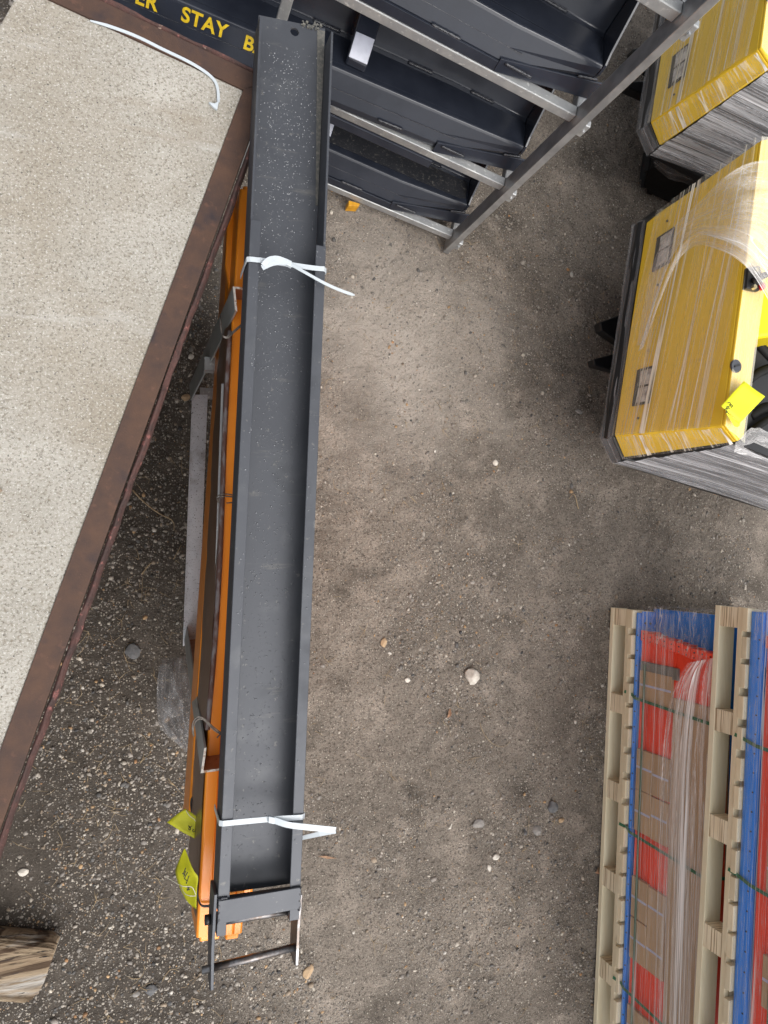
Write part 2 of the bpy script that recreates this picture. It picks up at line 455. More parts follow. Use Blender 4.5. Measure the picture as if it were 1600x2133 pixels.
DUST = P(830, 720, 0)
gm = bpy.data.materials.new('packed_dirt'); gm.use_nodes = True
nt = gm.node_tree; N = nt.nodes; L = nt.links; b = N['Principled BSDF']; b.inputs['Roughness'].default_value = .95
b.inputs['Specular IOR Level'].default_value = .2
tc = N.new('ShaderNodeTexCoord')


def g_noise(s, d=6, r=.6):
    n = N.new('ShaderNodeTexNoise'); n.inputs['Scale'].default_value = s; n.inputs['Detail'].default_value = d; n.inputs['Roughness'].default_value = r
    L.new(tc.outputs['Object'], n.inputs['Vector']); return n.outputs['Fac']


def g_mr(src, a, bb, lo=0., hi=1.):
    n = N.new('ShaderNodeMapRange'); n.inputs['From Min'].default_value = a; n.inputs['From Max'].default_value = bb
    n.inputs['To Min'].default_value = lo; n.inputs['To Max'].default_value = hi; L.new(src, n.inputs['Value']); return n.outputs[0]


def g_mix(f, A, B, blend='MIX'):
    n = N.new('ShaderNodeMix'); n.data_type = 'RGBA'; n.blend_type = blend
    if isinstance(f, float): n.inputs['Factor'].default_value = f
    else: L.new(f, n.inputs['Factor'])
    for k, c in (('A', A), ('B', B)):
        i = [s for s in n.inputs if s.name == k and s.type == 'RGBA'][0]
        if isinstance(c, tuple): i.default_value = (*c, 1)
        else: L.new(c, i)
    return [o for o in n.outputs if o.type == 'RGBA'][0]


c = g_mix(g_mr(g_noise(1.5, 7), .36, .64), (.132, .113, .094), (.242, .208, .174))       # damp earth / dry dust
c = g_mix(g_mr(g_noise(5.5, 6), .50, .68), c, (.31, .265, .222))                       # pale dusty patches
c = g_mix(g_mr(g_noise(3.2, 6), .56, .72), c, (.085, .072, .059))                       # dark patches
c = g_mix(g_mr(g_noise(95, 6, .75), .50, .62, 0, .9), c, (.048, .041, .035))                       # grit between grains
c = g_mix(g_mr(g_noise(210, 3), .60, .70), c, (.42, .37, .315))                          # light grains
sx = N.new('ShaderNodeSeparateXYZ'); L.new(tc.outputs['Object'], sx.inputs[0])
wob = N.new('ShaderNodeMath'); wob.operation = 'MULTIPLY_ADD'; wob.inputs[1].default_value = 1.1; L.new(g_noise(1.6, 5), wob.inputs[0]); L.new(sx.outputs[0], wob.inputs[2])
c = g_mix(g_mr(wob.outputs[0], 1.20, .66, 0, .78), c, (.050, .042, .035))               # damp earth along the dock, with the gap's shade painted in
dist = N.new('ShaderNodeVectorMath'); dist.operation = 'DISTANCE'; L.new(tc.outputs['Object'], dist.inputs[0]); dist.inputs[1].default_value = DUST
w2 = N.new('ShaderNodeMath'); w2.operation = 'MULTIPLY_ADD'; w2.inputs[1].default_value = 1.3; L.new(g_noise(2.3, 6), w2.inputs[0]); L.new(dist.outputs['Value'], w2.inputs[2])
c = g_mix(g_mr(w2.outputs[0], 1.40, .70, 0, .8), c, (.40, .362, .318))                  # trodden pale dust
vo = N.new('ShaderNodeTexVoronoi'); vo.inputs['Scale'].default_value = 110; L.new(tc.outputs['Object'], vo.inputs['Vector'])
hsv = N.new('ShaderNodeSeparateColor'); L.new(vo.outputs['Color'], hsv.inputs[0])
pick = g_mr(hsv.outputs[0], .72, .76)
vd = g_mr(vo.outputs['Distance'], .42, .30)
mu = N.new('ShaderNodeMath'); mu.operation = 'MULTIPLY'; L.new(pick, mu.inputs[0]); L.new(vd, mu.inputs[1])
pc = g_mix(g_mr(hsv.outputs[1], .2, .9), (.26, .23, .195), (.50, .45, .38))
c = g_mix(mu.outputs[0], c, pc)
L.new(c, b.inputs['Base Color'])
bp = N.new('ShaderNodeBump'); bp.inputs['Strength'].default_value = 1.0; bp.inputs['Distance'].default_value = .009
ad = N.new('ShaderNodeMath'); ad.operation = 'ADD'; L.new(g_noise(150, 5, .7), ad.inputs[0]); L.new(mu.outputs[0], ad.inputs[1])
L.new(ad.outputs[0], bp.inputs['Height']); L.new(bp.outputs[0], b.inputs['Normal'])
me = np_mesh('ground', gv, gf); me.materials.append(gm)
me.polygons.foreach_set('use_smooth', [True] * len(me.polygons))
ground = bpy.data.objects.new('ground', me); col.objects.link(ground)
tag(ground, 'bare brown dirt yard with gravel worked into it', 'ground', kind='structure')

# loose gravel: tens of thousands of stones, one mesh
ICO_V = []
t_ = (1 + 5 ** .5) / 2
for a_, b_ in ((1, t_), (-1, t_), (1, -t_), (-1, -t_)): ICO_V += [(0, a_, b_), (a_, b_, 0), (b_, 0, a_)]
ICO_V = np.array(ICO_V) / np.linalg.norm(ICO_V[0])
from mathutils.geometry import delaunay_2d_cdt  # noqa  (kept for hull helper below)
import bmesh
bm = bmesh.new()
for v in ICO_V: bm.verts.new(v)
bmesh.ops.convex_hull(bm, input=bm.verts[:])
bm.verts.index_update(); ICO_F = np.array([[v.index for v in f.verts] for f in bm.faces]); ICO_V = np.array([v.co[:] for v in bm.verts]); bm.free()
OCT_V = np.array([(1, 0, 0), (0, 1, 0), (-1, 0, 0), (0, -1, 0), (0, 0, 1), (0, 0, -1)], float)
OCT_F = np.array([(0, 1, 4), (1, 2, 4), (2, 3, 4), (3, 0, 4), (1, 0, 5), (2, 1, 5), (3, 2, 5), (0, 3, 5)])
PAL = np.array([(.50, .45, .38), (.40, .36, .31), (.30, .27, .24), (.22, .20, .18), (.12, .115, .11), (.46, .30, .16), (.38, .21, .10),
                (.62, .58, .52), (.34, .27, .20), (.07, .07, .072)])
PW = np.array([.12, .17, .21, .19, .12, .035, .015, .025, .085, .03]); PW /= PW.sum()


def stones(n, r0, r1, V, Fc, seed, power=2.2, bias=1.0):
    r = np.random.default_rng(seed)
    px = r.uniform(-40, 1640, n * 4); py = r.uniform(-40, 2180, n * 4)
    # denser at the lower left and along the long bundle, thin where the dust lies
    x = (px - NX) / F * H; y = -(py - NY) / F * H
    cth = np.array([[*P(a, b2, 0)][:2] for a, b2 in ((0, 0), (1600, 0), (0, 2133), (1600, 2133))])
    u = px / 1600; v = py / 2133
    X = (1 - v) * ((1 - u) * cth[0, 0] + u * cth[1, 0]) + v * ((1 - u) * cth[2, 0] + u * cth[3, 0])
    Y = (1 - v) * ((1 - u) * cth[0, 1] + u * cth[1, 1]) + v * ((1 - u) * cth[2, 1] + u * cth[3, 1])
    dens = .30 + .5 * np.clip((py - 650) / 1000, 0, 1) + .75 * np.clip((560 - px) / 160, 0, 1)
    dens *= np.clip((vnoise(X, Y, 2.2, 21) * .6 + vnoise(X, Y, 6, 22) * .4 - .28) * 2.6, .05, 1.3)
    keep = r.random(n * 4) < dens * bias
    X = X[keep][:n]; Y = Y[keep][:n]; n = len(X)
    s = r0 + (r1 - r0) * r.random(n) ** power
    k = len(V)
    ang = r.uniform(0, 2 * np.pi, n); ca, sa = np.cos(ang), np.sin(ang)
    base = V[None] * (1 + r.uniform(-.28, .28, (n, k, 1)))
    base = base * np.stack([r.uniform(.8, 1.35, n), r.uniform(.65, 1.0, n), r.uniform(.42, .75, n)], -1)[:, None, :]
    bx = base[..., 0] * ca[:, None] - base[..., 1] * sa[:, None]; by = base[..., 0] * sa[:, None] + base[..., 1] * ca[:, None]
    z0 = ground_h(X, Y) + s * r.uniform(-.22, .20, n)
    vv = np.stack([bx * s[:, None] + X[:, None], by * s[:, None] + Y[:, None], base[..., 2] * s[:, None] + z0[:, None]], -1).reshape(-1, 3)
    ff = (Fc[None] + (np.arange(n) * k)[:, None, None]).reshape(-1, 3)
    pc_ = PAL[r.choice(len(PAL), n, p=PW)] * r.uniform(.55, .95, (n, 1))
    cc = np.repeat(np.concatenate([pc_, np.ones((n, 1))], 1), k, 0)
    return vv, ff, cc


S = [stones(130000, .0016, .0042, OCT_V, OCT_F, 31, 1.6, 3.5), stones(17000, .0036, .0084, ICO_V, ICO_F, 32, 2.0, 1.2), stones(1500, .0075, .0135, ICO_V, ICO_F, 33, 2.5, .8)]
vo_ = np.cumsum([0] + [len(s[0]) for s in S])
me = np_mesh('gravel', np.concatenate([s[0] for s in S]), np.concatenate([s[1] + o for s, o in zip(S, vo_)]))
ca = me.color_attributes.new('Col', 'FLOAT_COLOR', 'POINT'); ca.data.foreach_set('color', np.concatenate([s[2] for s in S]).astype(np.float32).ravel())
me.materials.append(M['gravel'])
gr = bpy.data.objects.new('gravel', me); col.objects.link(gr)
tag(gr, 'loose tan and grey gravel strewn over the dirt', 'gravel', kind='stuff')

# dry grass wisps
mb = MB()
for k in range(420):
    if random.random() < .6: px, py = random.uniform(0, 520), random.uniform(900, 2133)
    else: px, py = random.uniform(600, 1260), random.uniform(500, 2133)
    p = P(px, py, 0); p.z = float(ground_h(p.x, p.y)) + .004
    for j in range(random.choice((1, 1, 2, 4))):
        a = random.uniform(0, 6.28); l = random.uniform(.015, .06); bnd = random.uniform(-.5, .5)
        q = p + Vector((math.cos(a), math.sin(a), 0)) * l * .5 + UP * random.uniform(0, .006)
        e = q + Vector((math.cos(a + bnd), math.sin(a + bnd), 0)) * l * .5
        mb.tube([p, q, e], [.0009, .0008, .0003], 4)
tag(mb.build('dry_grass', 'twig'), 'thin dry grass stems scattered over the gravel', 'dry grass', kind='stuff')

# ------------------------------------------------------------------ loading dock
ZS = 1.25
c0 = P(507, 188, ZS); e_down = (P(0, 1565, ZS) - c0); e_down.z = 0; LD = e_down.length * 1.5; e_down.normalize()
e_left = (P(135, 15, ZS) - c0); e_left.z = 0; LLft = (P(44, -27, ZS) - c0).length; e_left.normalize()
nR = Vector((-e_down.y, e_down.x, 0)); nR = nR if nR.x > 0 else -nR             # outward from the long edge
nT = Vector((-e_left.y, e_left.x, 0)); nT = nT if nT.y > 0 else -nT             # outward from the short edge
dl = c0 + e_left * LLft; eL2 = (P(0, 60, ZS) - P(34, 0, ZS)); eL2.z = 0; eL2.normalize()
dock = thing('loading_dock', (c0.x, c0.y, 0), 'raised concrete loading dock edged with dark rusty steel', 'loading dock')
top = [c0, c0 + e_down * LD, dl + eL2 * LD, dl]
MB().prism([p - UP * .16 for p in top], UP * .16).build('concrete_deck', 'concrete', dock, bevel=.004)
low = [p - nR * .06 - nT * .06 if i in (0, 1) else p + Vector((0, -.05, 0)) for i, p in enumerate(top)]
MB().prism([Vector((p.x, p.y, -.08)) for p in low], UP * (ZS - .16 + .08 - .002)).build('dock_wall', 'dock_wall', dock)


def edge_rail(origin, along, out, L_, name, mitre):
    """flange, groove and worn rolled bead of the steel edging, lofted with uneven sections"""
    n = int(L_ / .018); flat = []; bead = []
    w = .050
    for i in range(n + 1):
        s = L_ * i / n; cut = mitre * 1.0
        j = lambda a: (vnoise(s * 1.0, 0.3, 30, 51) - .5) * a + (vnoise(s, .7, 9, 52) - .5) * a
        wob = float(j(.004)); dz = float(j(.003))
        def q(o, z): return origin + along * (s - (o * cut if i == 0 else 0)) + out * o + UP * (z + .0)
        flat.append([q(.0, -.012), q(.0, .003), q(w, .003), q(w + .001, -.012)])
        r0 = w + .0035; chip = float(vnoise(s, .1, 14, 53)); ch = .004 if chip > .78 else 0
        bead.append([q(r0, -.055), q(r0, -.004), q(r0 + .003 + wob, .001 + dz - ch), q(r0 + .008 + wob, .0015 + dz - ch), q(r0 + .013 + wob, -.006 + dz), q(r0 + .014 + wob, -.016), q(r0 + .006, -.050)])
    f = MB().loft(flat).build('steel_flange', 'rust_edge', dock)
    g = MB().loft(bead).build('steel_bead', 'rust_bead', dock, smooth=False)
    g['label'] = 'reddish worn bead along the outside of the steel edge'


edge_rail(c0, e_down, nR, LD, 'edge', 1.0)
edge_rail(c0, e_left, nT, LLft, 'edge', 1.0)

# loose cable tie lying on the dock
pts = [(188, 43), (232, 56), (285, 76), (340, 103), (392, 128), (428, 150), (447, 168), (454, 188), (455, 212)]
pts = smooth_line([P(x, y, ZS + .004) for x, y in pts], 40)
sides = []
for i in range(len(pts)):
    t = (pts[min(i + 1, 39)] - pts[max(i - 1, 0)]).normalized(); sides.append(t.cross(UP) + UP * (.0 if i < 28 else .5 * (i - 28) / 11))
ct = thing('cable_tie', P(320, 95, ZS + .002), 'loose white cable tie lying on the concrete dock', 'cable tie', 'white cable ties')
MB().ribbon(pts, [.003 + .0040 * min(1, i / 4) for i in range(40)], .0014, sides).build('strap', 'tie_plastic', ct)
h_ = P(446, 221, ZS + .006)
MB().prism([P(434, 216, ZS + .003), P(447, 219, ZS + .003), P(456, 212, ZS + .003), P(452, 232, ZS + .003), P(443, 226, ZS + .003)], UP * .008).build('head', 'tie_plastic', ct, bevel=.0015)

# tip of a shoe on the dock at the picture edge
rings = []
sc_ = P(-62, 1022, ZS); tip = P(6, 1022, ZS)
ax_ = (tip - sc_); Ls = ax_.length; ax_.normalize(); sd_ = Vector((-ax_.y, ax_.x, 0))
for k in range(13):
    t = k / 12; s = -.16 + (.16 + Ls) * t
    prof = math.sqrt(max(0.0, 1 - max(0, (t - .55) / .45) ** 2.2)); ww = .036 * (prof * .98 + .02) * (.85 + .15 * min(1, t * 2)); hh = .055 * (.45 * prof + .02) + (.03 * (1 - t))
    rings.append([sc_ + ax_ * s + sd_ * ww * math.cos(a) + UP * (.004 + hh * max(0, math.sin(a))) for a in [math.pi * 2 * q / 16 for q in range(16)]])
tag(MB().loft(rings).build('shoe', 'shoe', None, loc=sc_, smooth=True), 'brown shoe toe poking in over the concrete dock', 'shoe')

# ------------------------------------------------------------------ steel stand with upright angles under the bundle
ZB = .10
T1 = P(485, 597, 1.2); T3 = P(418, 1610, 1.2); B3_ = P(384, 1336, ZB)
st = thing('steel_stand', P(410, 1080, 0), 'galvanised angle iron stand leaning around the orange beams', 'steel stand')
# base angle on the ground side
a0 = P(402, 822, ZB); a1 = P(383, 1345, ZB); w0 = P(433, 822, ZB) - a0; w1 = P(413, 1345, ZB) - a1
MB().prism([a0, a0 + w0, a1 + w1, a1], UP * -.006).build('base_bar', 'galvanised_dirty', st, bevel=.001)
MB().prism([a0 - Vector((.004, 0, 0)), a0 - Vector((.0005, 0, 0)), a1 - Vector((.0005, 0, 0)), a1 - Vector((.004, 0, 0))], UP * .012).build('base_lip', 'galvanised_dirty', st)
for px_, py_ in ((404, 835), (388, 1325)):
    p = P(px_, py_, ZB) + Vector((.03, 0, -.0565)); MB().box(p, (.02, 0, 0), (0, .02, 0), (0, 0, .049)).build('foot', 'galvanised_dirty', st)
    q = P(px_ + 40, py_ - 15, ZB); MB().box(q + Vector((.02, 0, -.005)), (.07, 0, 0), (0, .022, 0), (0, 0, .004)).build('cross_bar', 'galvanised', st)
    f2 = q + Vector((.07, 0, -.06)); MB().box(f2, (.02, 0, 0), (0, .02, 0), (0, 0, .049)).build('foot', 'galvanised', st)


def angle_post(top_c, bot_c, fx, fy, dx, dy):
    """angle iron: corner edge from bottom to top, one flange towards dx, one towards dy"""
    ax = Vector(dx); ay = Vector(dy); t = .005
    vX = lambda c: [c, c + ax * fx, c + ax * fx - ay * t * -1, c - ay * t * -1]
    o = MB().loft([[bot_c + ax * t, bot_c + ax * fx, bot_c + ax * fx + ay * t, bot_c + ax * t + ay * t], [top_c + ax * t, top_c + ax * fx, top_c + ax * fx + ay * t, top_c + ax * t + ay * t]]).build('upright', 'angle_rust', st)
    o['label'] = 'rusty brown flange of the upright angle'
    MB().loft([[bot_c, bot_c + ax * (t - .0004), bot_c + ax * (t - .0004) + ay * fy, bot_c + ay * fy], [top_c, top_c + ax * (t - .0004), top_c + ax * (t - .0004) + ay * fy, top_c + ay * fy]]).build('upright', 'angle_steel', st)
    poly = [top_c + UP * .0006, top_c + ax * fx + UP * .0006, top_c + ax * fx + ay * t + UP * .0006, top_c + ax * t + ay * t + UP * .0006, top_c + ax * t + ay * fy + UP * .0006, top_c + ay * fy + UP * .0006]
    MB().prism(poly, UP * .002).build('cut_end', 'angle_cut', st)


angle_post(T1, Vector((a0.x - .014, T1.y + .02, ZB)), .034, .06, (1, 0, 0), (.08, -1, 0))
angle_post(T3, B3_, .055, .055, (1, 0, 0), (.15, 1, 0))
# hidden far-side posts and the two arms that carry the beams
for yy in (T1.y - .06, T3.y + .06):
    MB().box((.40, yy, .37), (.02, 0, 0), (0, .02, 0), (0, 0, .315)).build('rear_post', 'galvanised', st)
    MB().box((.325, yy, .705), (.105, 0, 0), (0, .02, 0), (0, 0, .018)).build('carrier_arm', 'galvanised', st)

# ------------------------------------------------------------------ orange beams
def beam(pA, pB, w, h, zt, label, step=True, plug=True, w_b=None):
    """rack beam with rounded edges, a stepped top and end plugs; pA/pB = left top edge ends"""
    A = Vector((pA.x, pA.y, zt)); B = Vector((pB.x, pB.y, zt)); d = (B - A).normalized(); r = Vector((-d.y, d.x, 0)); r = r if r.x > 0 else -r
    th = thing('orange_beam', (A + B) / 2 - UP * h, label, 'rack beam', 'orange rack beams in the bundle')
    def prof(o):
        q = lambda a, z: o + r * a + UP * z
        if step: return [q(0, -h), q(0, -.004), q(.004, 0), q(w * .44, 0), q(w * .47, -.0035), q(w * .52, -.0035), q(w * .55, 0), q(w - .004, 0), q(w, -.004), q(w, -h)]
        return [q(0, -h), q(0, -.006), q(.006, 0), q(w - .006, 0), q(w, -.006), q(w, -h)]
    MB().loft([prof(A), prof(B)]).build('beam_body', 'orange_paint', th, bevel=.0012)
    if plug:
        for e, s in ((A, -1), (B, 1)):
            MB().box(e + r * w * .5 + d * s * .008 - UP * (h * .5), r * w * .36, d * .0075, UP * h * .42).build('end_plug', 'orange_paint', th, bevel=.004)
    return th


ZA = 1.13
beam(P(500, 392, ZA), P(409, 1955, ZA), .064, .127, ZA, 'top orange rack beam showing as a bright strip beside the grey channel')
ZC = 1.259
beam(P(572, 392, ZC), P(466, 1950, ZC), .040, .128, ZC, 'orange rack beam under the grey channel with its end at the pin')
beam(P(511, 430, 1.001) + Vector((.016, 0, 0)), P(408, 1905, 1.001) + Vector((.020, 0, 0)), .05, .13, 1.001, 'shaded orange rack beam directly under the top beam', step=False)
beam(P(575, 430, 1.13), P(490, 1900, 1.13), .04, .13, 1.13, 'inner orange rack beam hidden between the channel and stand', step=False)
beam(P(482, 425, .870), P(390, 1735, .870), .046, .145, .870, 'lowest orange rack beam jutting out left beside the tags')
beam(P(560, 430, .870), P(480, 1735, .870), .046, .145, .870, 'lower right orange rack beam resting on the stand arms', step=False)
beam(P(575, 430, 1.0), P(490, 1900, 1.0), .04, .129, 1.0, 'second inner orange rack beam under the channel', step=False)
for k in range(4):  # unseen beams added to keep light out of the gap by the dock
    zt5 = .245 + .1425 * k
    beam(Vector((.355, P(478, 470, .8).y, 0)), Vector((.285, P(388, 1690, .8).y, 0)), .085, .138, zt5, 'unseen orange beam added low under the grey channel to block light', step=False, plug=False)
# bent orange bracket standing at the far end
br = thing('orange_bracket', P(480, 480, .9), 'rounded orange end bracket poking out by the dock corner', 'bracket')
q0 = P(474, 412, 1.03)
poly = []
for x, y in ((466, 560), (470, 470), (476, 425), (484, 408), (491, 412), (493, 440), (492, 500), (486, 590), (478, 640)):
    poly.append(P(x, y, 1.0))
MB().prism(poly, UP * .03).build('bracket_plate', 'orange_paint', br, bevel=.004)
MB().tube([P(487, 412, 1.028), P(490, 440, 1.03), P(489, 520, 1.03)], .006, 10).build('rolled_edge', 'orange_paint', br, smooth=True)

def sheet_pt(u, v):  # sheet added over the beam sides to paint their shade
    y = lerp(P(470, 640, 1.1).y, P(425, 1900, 1.1).y, v)
    p_, q_ = P(500, 392, ZA), P(409, 1955, ZA); a_ = p_ + (q_ - p_) * ((y - p_.y) / (q_.y - p_.y))
    return Vector((a_.x - .0025 - .0025 * math.sin(math.pi * u), y, lerp(1.118, .885, u)))


tag(patch(sheet_pt, 10, 90, amp=.0012, nrm=(1, 0, 0), freq=(3, 26)).build('brown_shade_sheet', 'brown_shade_sheet', None, loc=P(455, 1200, .9), smooth=True),
    'brown glossy sheet added as painted shade along the orange beam sides', 'shade sheet')
# rusty round bar lying along the beams
tag(MB().tube(smooth_line([P(479, 690, 1.15), P(468, 900, 1.14), P(459, 1150, 1.138), P(447, 1350, 1.138), P(432, 1520, 1.15)], 20), .0062, 8).build('rusty_bar', 'rusty_rod', None, loc=P(459, 1150, 1.2), smooth=True),
    'thin rusty steel bar lying along the orange beam', 'steel bar')
tag(MB().prism([P(461, 800, 1.10), P(466, 800, 1.10), P(447, 1300, 1.10), P(444, 1300, 1.10)], UP * .004).build('grey_strip', 'galvanised', None, loc=P(448, 1050, 1.1)), 'narrow grey metal strip between rusty bar and beams', 'metal strip')


def wire(name, polylines, z, r, mat, label):
    o = thing(name, P(*polylines[0][0][:2], z - .01), label, 'tie wire', 'wires tying the bundle')
    for pl in polylines:
        MB().tube(smooth_line([P(p[0], p[1], p[2] if len(p) > 2 else z) for p in pl], 18), r, 6).build('wire_strand', mat, o, smooth=True)


wire('tie_wire', [[(459, 655), (461, 690), (470, 702), (484, 692), (512, 668)], [(459, 658), (463, 696), (474, 704), (490, 690), (514, 671)], [(505, 664), (512, 668), (515, 674), (508, 672)]], 1.235, .0016, 'wire', 'grey tie wire looped round the upper cut angle')
wire('tie_wire', [[(455, 1046), (452, 1036), (460, 1030), (480, 1030), (500, 1038)], [(456, 1048), (455, 1038), (464, 1034), (484, 1035), (500, 1040)], [(472, 1048), (486, 1046), (499, 1040)]], 1.155, .0017, 'wire', 'thin tie wire round the rusty bar midway along')
wire('tie_wire', [[(402, 1530), (401, 1508), (410, 1494), (424, 1496), (445, 1515), (462, 1527), (471, 1526)], [(404, 1534), (404, 1510), (413, 1498), (426, 1500), (444, 1519), (461, 1530)], [(452, 1537), (458, 1530), (465, 1524), (470, 1530)]], 1.225, .0016, 'wire', 'grey tie wire twisted round the lower cut angle')
wire('tie_wire', [[(409, 1832), (409, 1855), (414, 1876), (422, 1886), (450, 1884)], [(410, 1835), (411, 1858), (416, 1880), (425, 1889), (450, 1887)]], 1.14, .0018, 'black_wire', 'dark tie wire round the beam end above the pin')
wire('tie_wire', [[(400, 1694, .89), (398, 1672, .89), (402, 1660, .90), (410, 1662, .89), (412, 1668, .89)], [(404, 1658, .89), (411, 1652, .89)]], .89, .0026, 'black_wire', 'black wire hook above the yellow tag numbered 22')
wire('tie_wire', [[(474, 427, 1.02), (486, 427, 1.035), (498, 427, 1.02)], [(474, 430, 1.02), (486, 431, 1.035), (498, 431, 1.02)]], 1.03, .0015, 'wire', 'tie wire round the orange bracket by the dock')


# ------------------------------------------------------------------ yellow paper tags
def strokes(o, lines, z, r=.0011, mat='ink', name='handwriting'):
    for pl in lines:
        MB().tube([P(x, y, z) for x, y in pl] if not callable(z) else [P(x, y, z(x, y)) for x, y in pl], r, 5).build(name, mat, o)


def card(name, pts, label, mat='tag_card', sag=.0, group='yellow paper tags'):
    P3 = [P(*p) for p in pts]
    c = sum(P3, Vector()) / len(P3)
    o = thing(name, c, label, 'paper tag', group)
    return o, c


o, c_ = card('paper_tag', [(347, 1712, 1.02), (385, 1684, 1.02), (410, 1700, 1.03), (408, 1748, 1.03)], 'yellow tag with handwritten 22 hanging from the lowest beam')
patch(quad4(P(348, 1713, 1.01), P(386, 1684, 1.02), P(411, 1701, 1.03), P(408, 1749, 1.02)), 8, 8, amp=.003, freq=(2, 2)).build('card', 'tag_card', o, smooth=True).modifiers.new('th', 'SOLIDIFY').thickness = .0006
zt_ = 1.028
strokes(o, [[(392, 1720), (395, 1722), (397, 1725), (397, 1728), (395, 1729), (393, 1727), (394, 1724), (400, 1721)],
            [(404, 1729), (402, 1727), (401, 1730), (403, 1733), (406, 1732), (408, 1727), (409, 1726)]], zt_)
MB().tube(smooth_line([P(388, 1688, 1.03), (P(394, 1698, 1.036)), P(404, 1706, 1.036), P(410, 1714, 1.03)], 10), .0009, 5).build('string', 'thread', o)

o, c_ = card('paper_tag', [(385, 1768, 1.15), (412, 1828, 1.18), (408, 1892, 1.17), (366, 1808, 1.14)], 'curled yellow tag with handwritten #174 at the beam end')
L1 = [P(384, 1768, 1.17), P(370, 1800, 1.13), P(366, 1818, 1.12), P(374, 1846, 1.12), P(389, 1875, 1.13), P(406, 1892, 1.17)]
L2 = [P(386, 1768, 1.17), P(397, 1798, 1.19), P(405, 1815, 1.20), P(413, 1828, 1.20), P(410, 1855, 1.19), P(409, 1893, 1.17)]
patch(lambda u, v: poly_at(L1, v).lerp(poly_at(L2, v), u), 8, 20, amp=.0).build('card', 'tag_card', o, smooth=True).modifiers.new('th', 'SOLIDIFY').thickness = .0006
strokes(o, [[(387, 1808), (382, 1820)], [(380, 1819), (386, 1823)], [(387, 1814), (383, 1826)],
            [(391, 1817), (384, 1830), (389, 1834)], [(394, 1824), (388, 1841)],
            [(391, 1845), (394, 1854)], [(394, 1846), (390, 1855)], [(389, 1849), (396, 1848)], [(389, 1853), (396, 1852)]], 1.192)
MB().tube(smooth_line([P(345, 1826, 1.10), P(362, 1836, 1.16), P(380, 1846, 1.2), P(400, 1848, 1.21), P(408, 1864, 1.21)], 16), .0009, 5).build('string', 'thread', o)
MB().tube(smooth_line([P(376, 1843, 1.16), P(384, 1860, 1.19), P(395, 1866, 1.21), P(408, 1866, 1.21)], 12), .0009, 5).build('string', 'thread', o)

# ------------------------------------------------------------------ grey fork extension (channel) on top
ZT = 1.338; ZF = 1.262
A0 = P(622, 42, ZT); B0 = P(541, 1884, ZT)
dv = (B0 - A0); LC = dv.length; dv.normalize(); rv = Vector((-dv.y, dv.x, 0)); rv = rv if rv.x > 0 else -rv
W = (P(652, 1200, ZT) - P(486, 1200, ZT)).dot(rv)
ch = thing('fork_extension', (A0 + B0) / 2 + UP * (ZF - ZT), 'dark grey steel fork extension channel lying on the orange beams', 'fork extension')
tR = .006


def cp(s, r, z): return A0 + dv * s + rv * r + UP * (z - ZT)


sl = LC * (505 - 42) / (1884 - 42); sr = LC * (532 - 42) / (1884 - 42)
# floor plate with the round hole at its tip
hc = (.030, .004); hr = .0105; sk = .026; s1 = .11
sF = lambda x, y: (P(x, y, ZF + .006) - A0 - UP * (ZF + .006 - ZT)).dot(dv)
s0f = sF(548, 34); sk = sF(684, 62)
rect = [(s0f, -W / 2 + tR), (sk, W / 2 - tR), (s1, W / 2 - tR), (s1, -W / 2 + tR)]
hc = (sF(619, 68), .006)
fl = MB()
NN = 40; angs = [2 * math.pi * k / NN for k in range(NN)]
def ray_rect(a):
    best = None
    for k in range(4):
        x1, y1 = rect[k]; x2, y2 = rect[(k + 1) % 4]; dx, dy = math.cos(a), math.sin(a); ex, ey = x2 - x1, y2 - y1
        den = dx * ey - dy * ex
        if abs(den) < 1e-9: continue
        t = ((x1 - hc[0]) * ey - (y1 - hc[1]) * ex) / den; u = ((x1 - hc[0]) * dy - (y1 - hc[1]) * dx) / den
        if t > 0 and -1e-6 <= u <= 1 + 1e-6 and (best is None or t < best): best = t
    return (hc[0] + math.cos(a) * best, hc[1] + math.sin(a) * best)
angs = sorted(angs + [math.atan2(y - hc[1], x - hc[0]) % (2 * math.pi) for x, y in rect]); NN = len(angs)
outer = [ray_rect(a) for a in angs]; inner = [(hc[0] + hr * math.cos(a), hc[1] + hr * math.sin(a)) for a in angs]
zf0, zf1 = ZF, ZF + .006
vs = [cp(*o_, zf1) for o_ in outer] + [cp(*o_, zf1) for o_ in inner] + [cp(*o_, zf0) for o_ in inner] + [cp(*o_, zf0) for o_ in outer]
fs = []
for k in range(NN):
    j = (k + 1) % NN
    fs += [(k, j, NN + j, NN + k), (NN + k, NN + j, 2 * NN + j, 2 * NN + k), (2 * NN + k, 2 * NN + j, 3 * NN + j, 3 * NN + k), (3 * NN + k, 3 * NN + j, j, k)]
fl.add(vs, fs)
fl.build('floor_plate', 'fork_paint', ch)
MB().prism([cp(s1 + .0003, -W / 2 + tR, zf0), cp(s1 + .0003, W / 2 - tR, zf0), cp(LC, W / 2 - tR, zf0), cp(LC, -W / 2 + tR, zf0)], UP * .006).build('floor_plate', 'fork_paint', ch)
MB().box(cp(.05, .0, ZF - .004), rv * .03, dv * .03, UP * .0025).build('hole_shade_plate', 'machine_black', ch)  # black plate added below the hole to paint its darkness
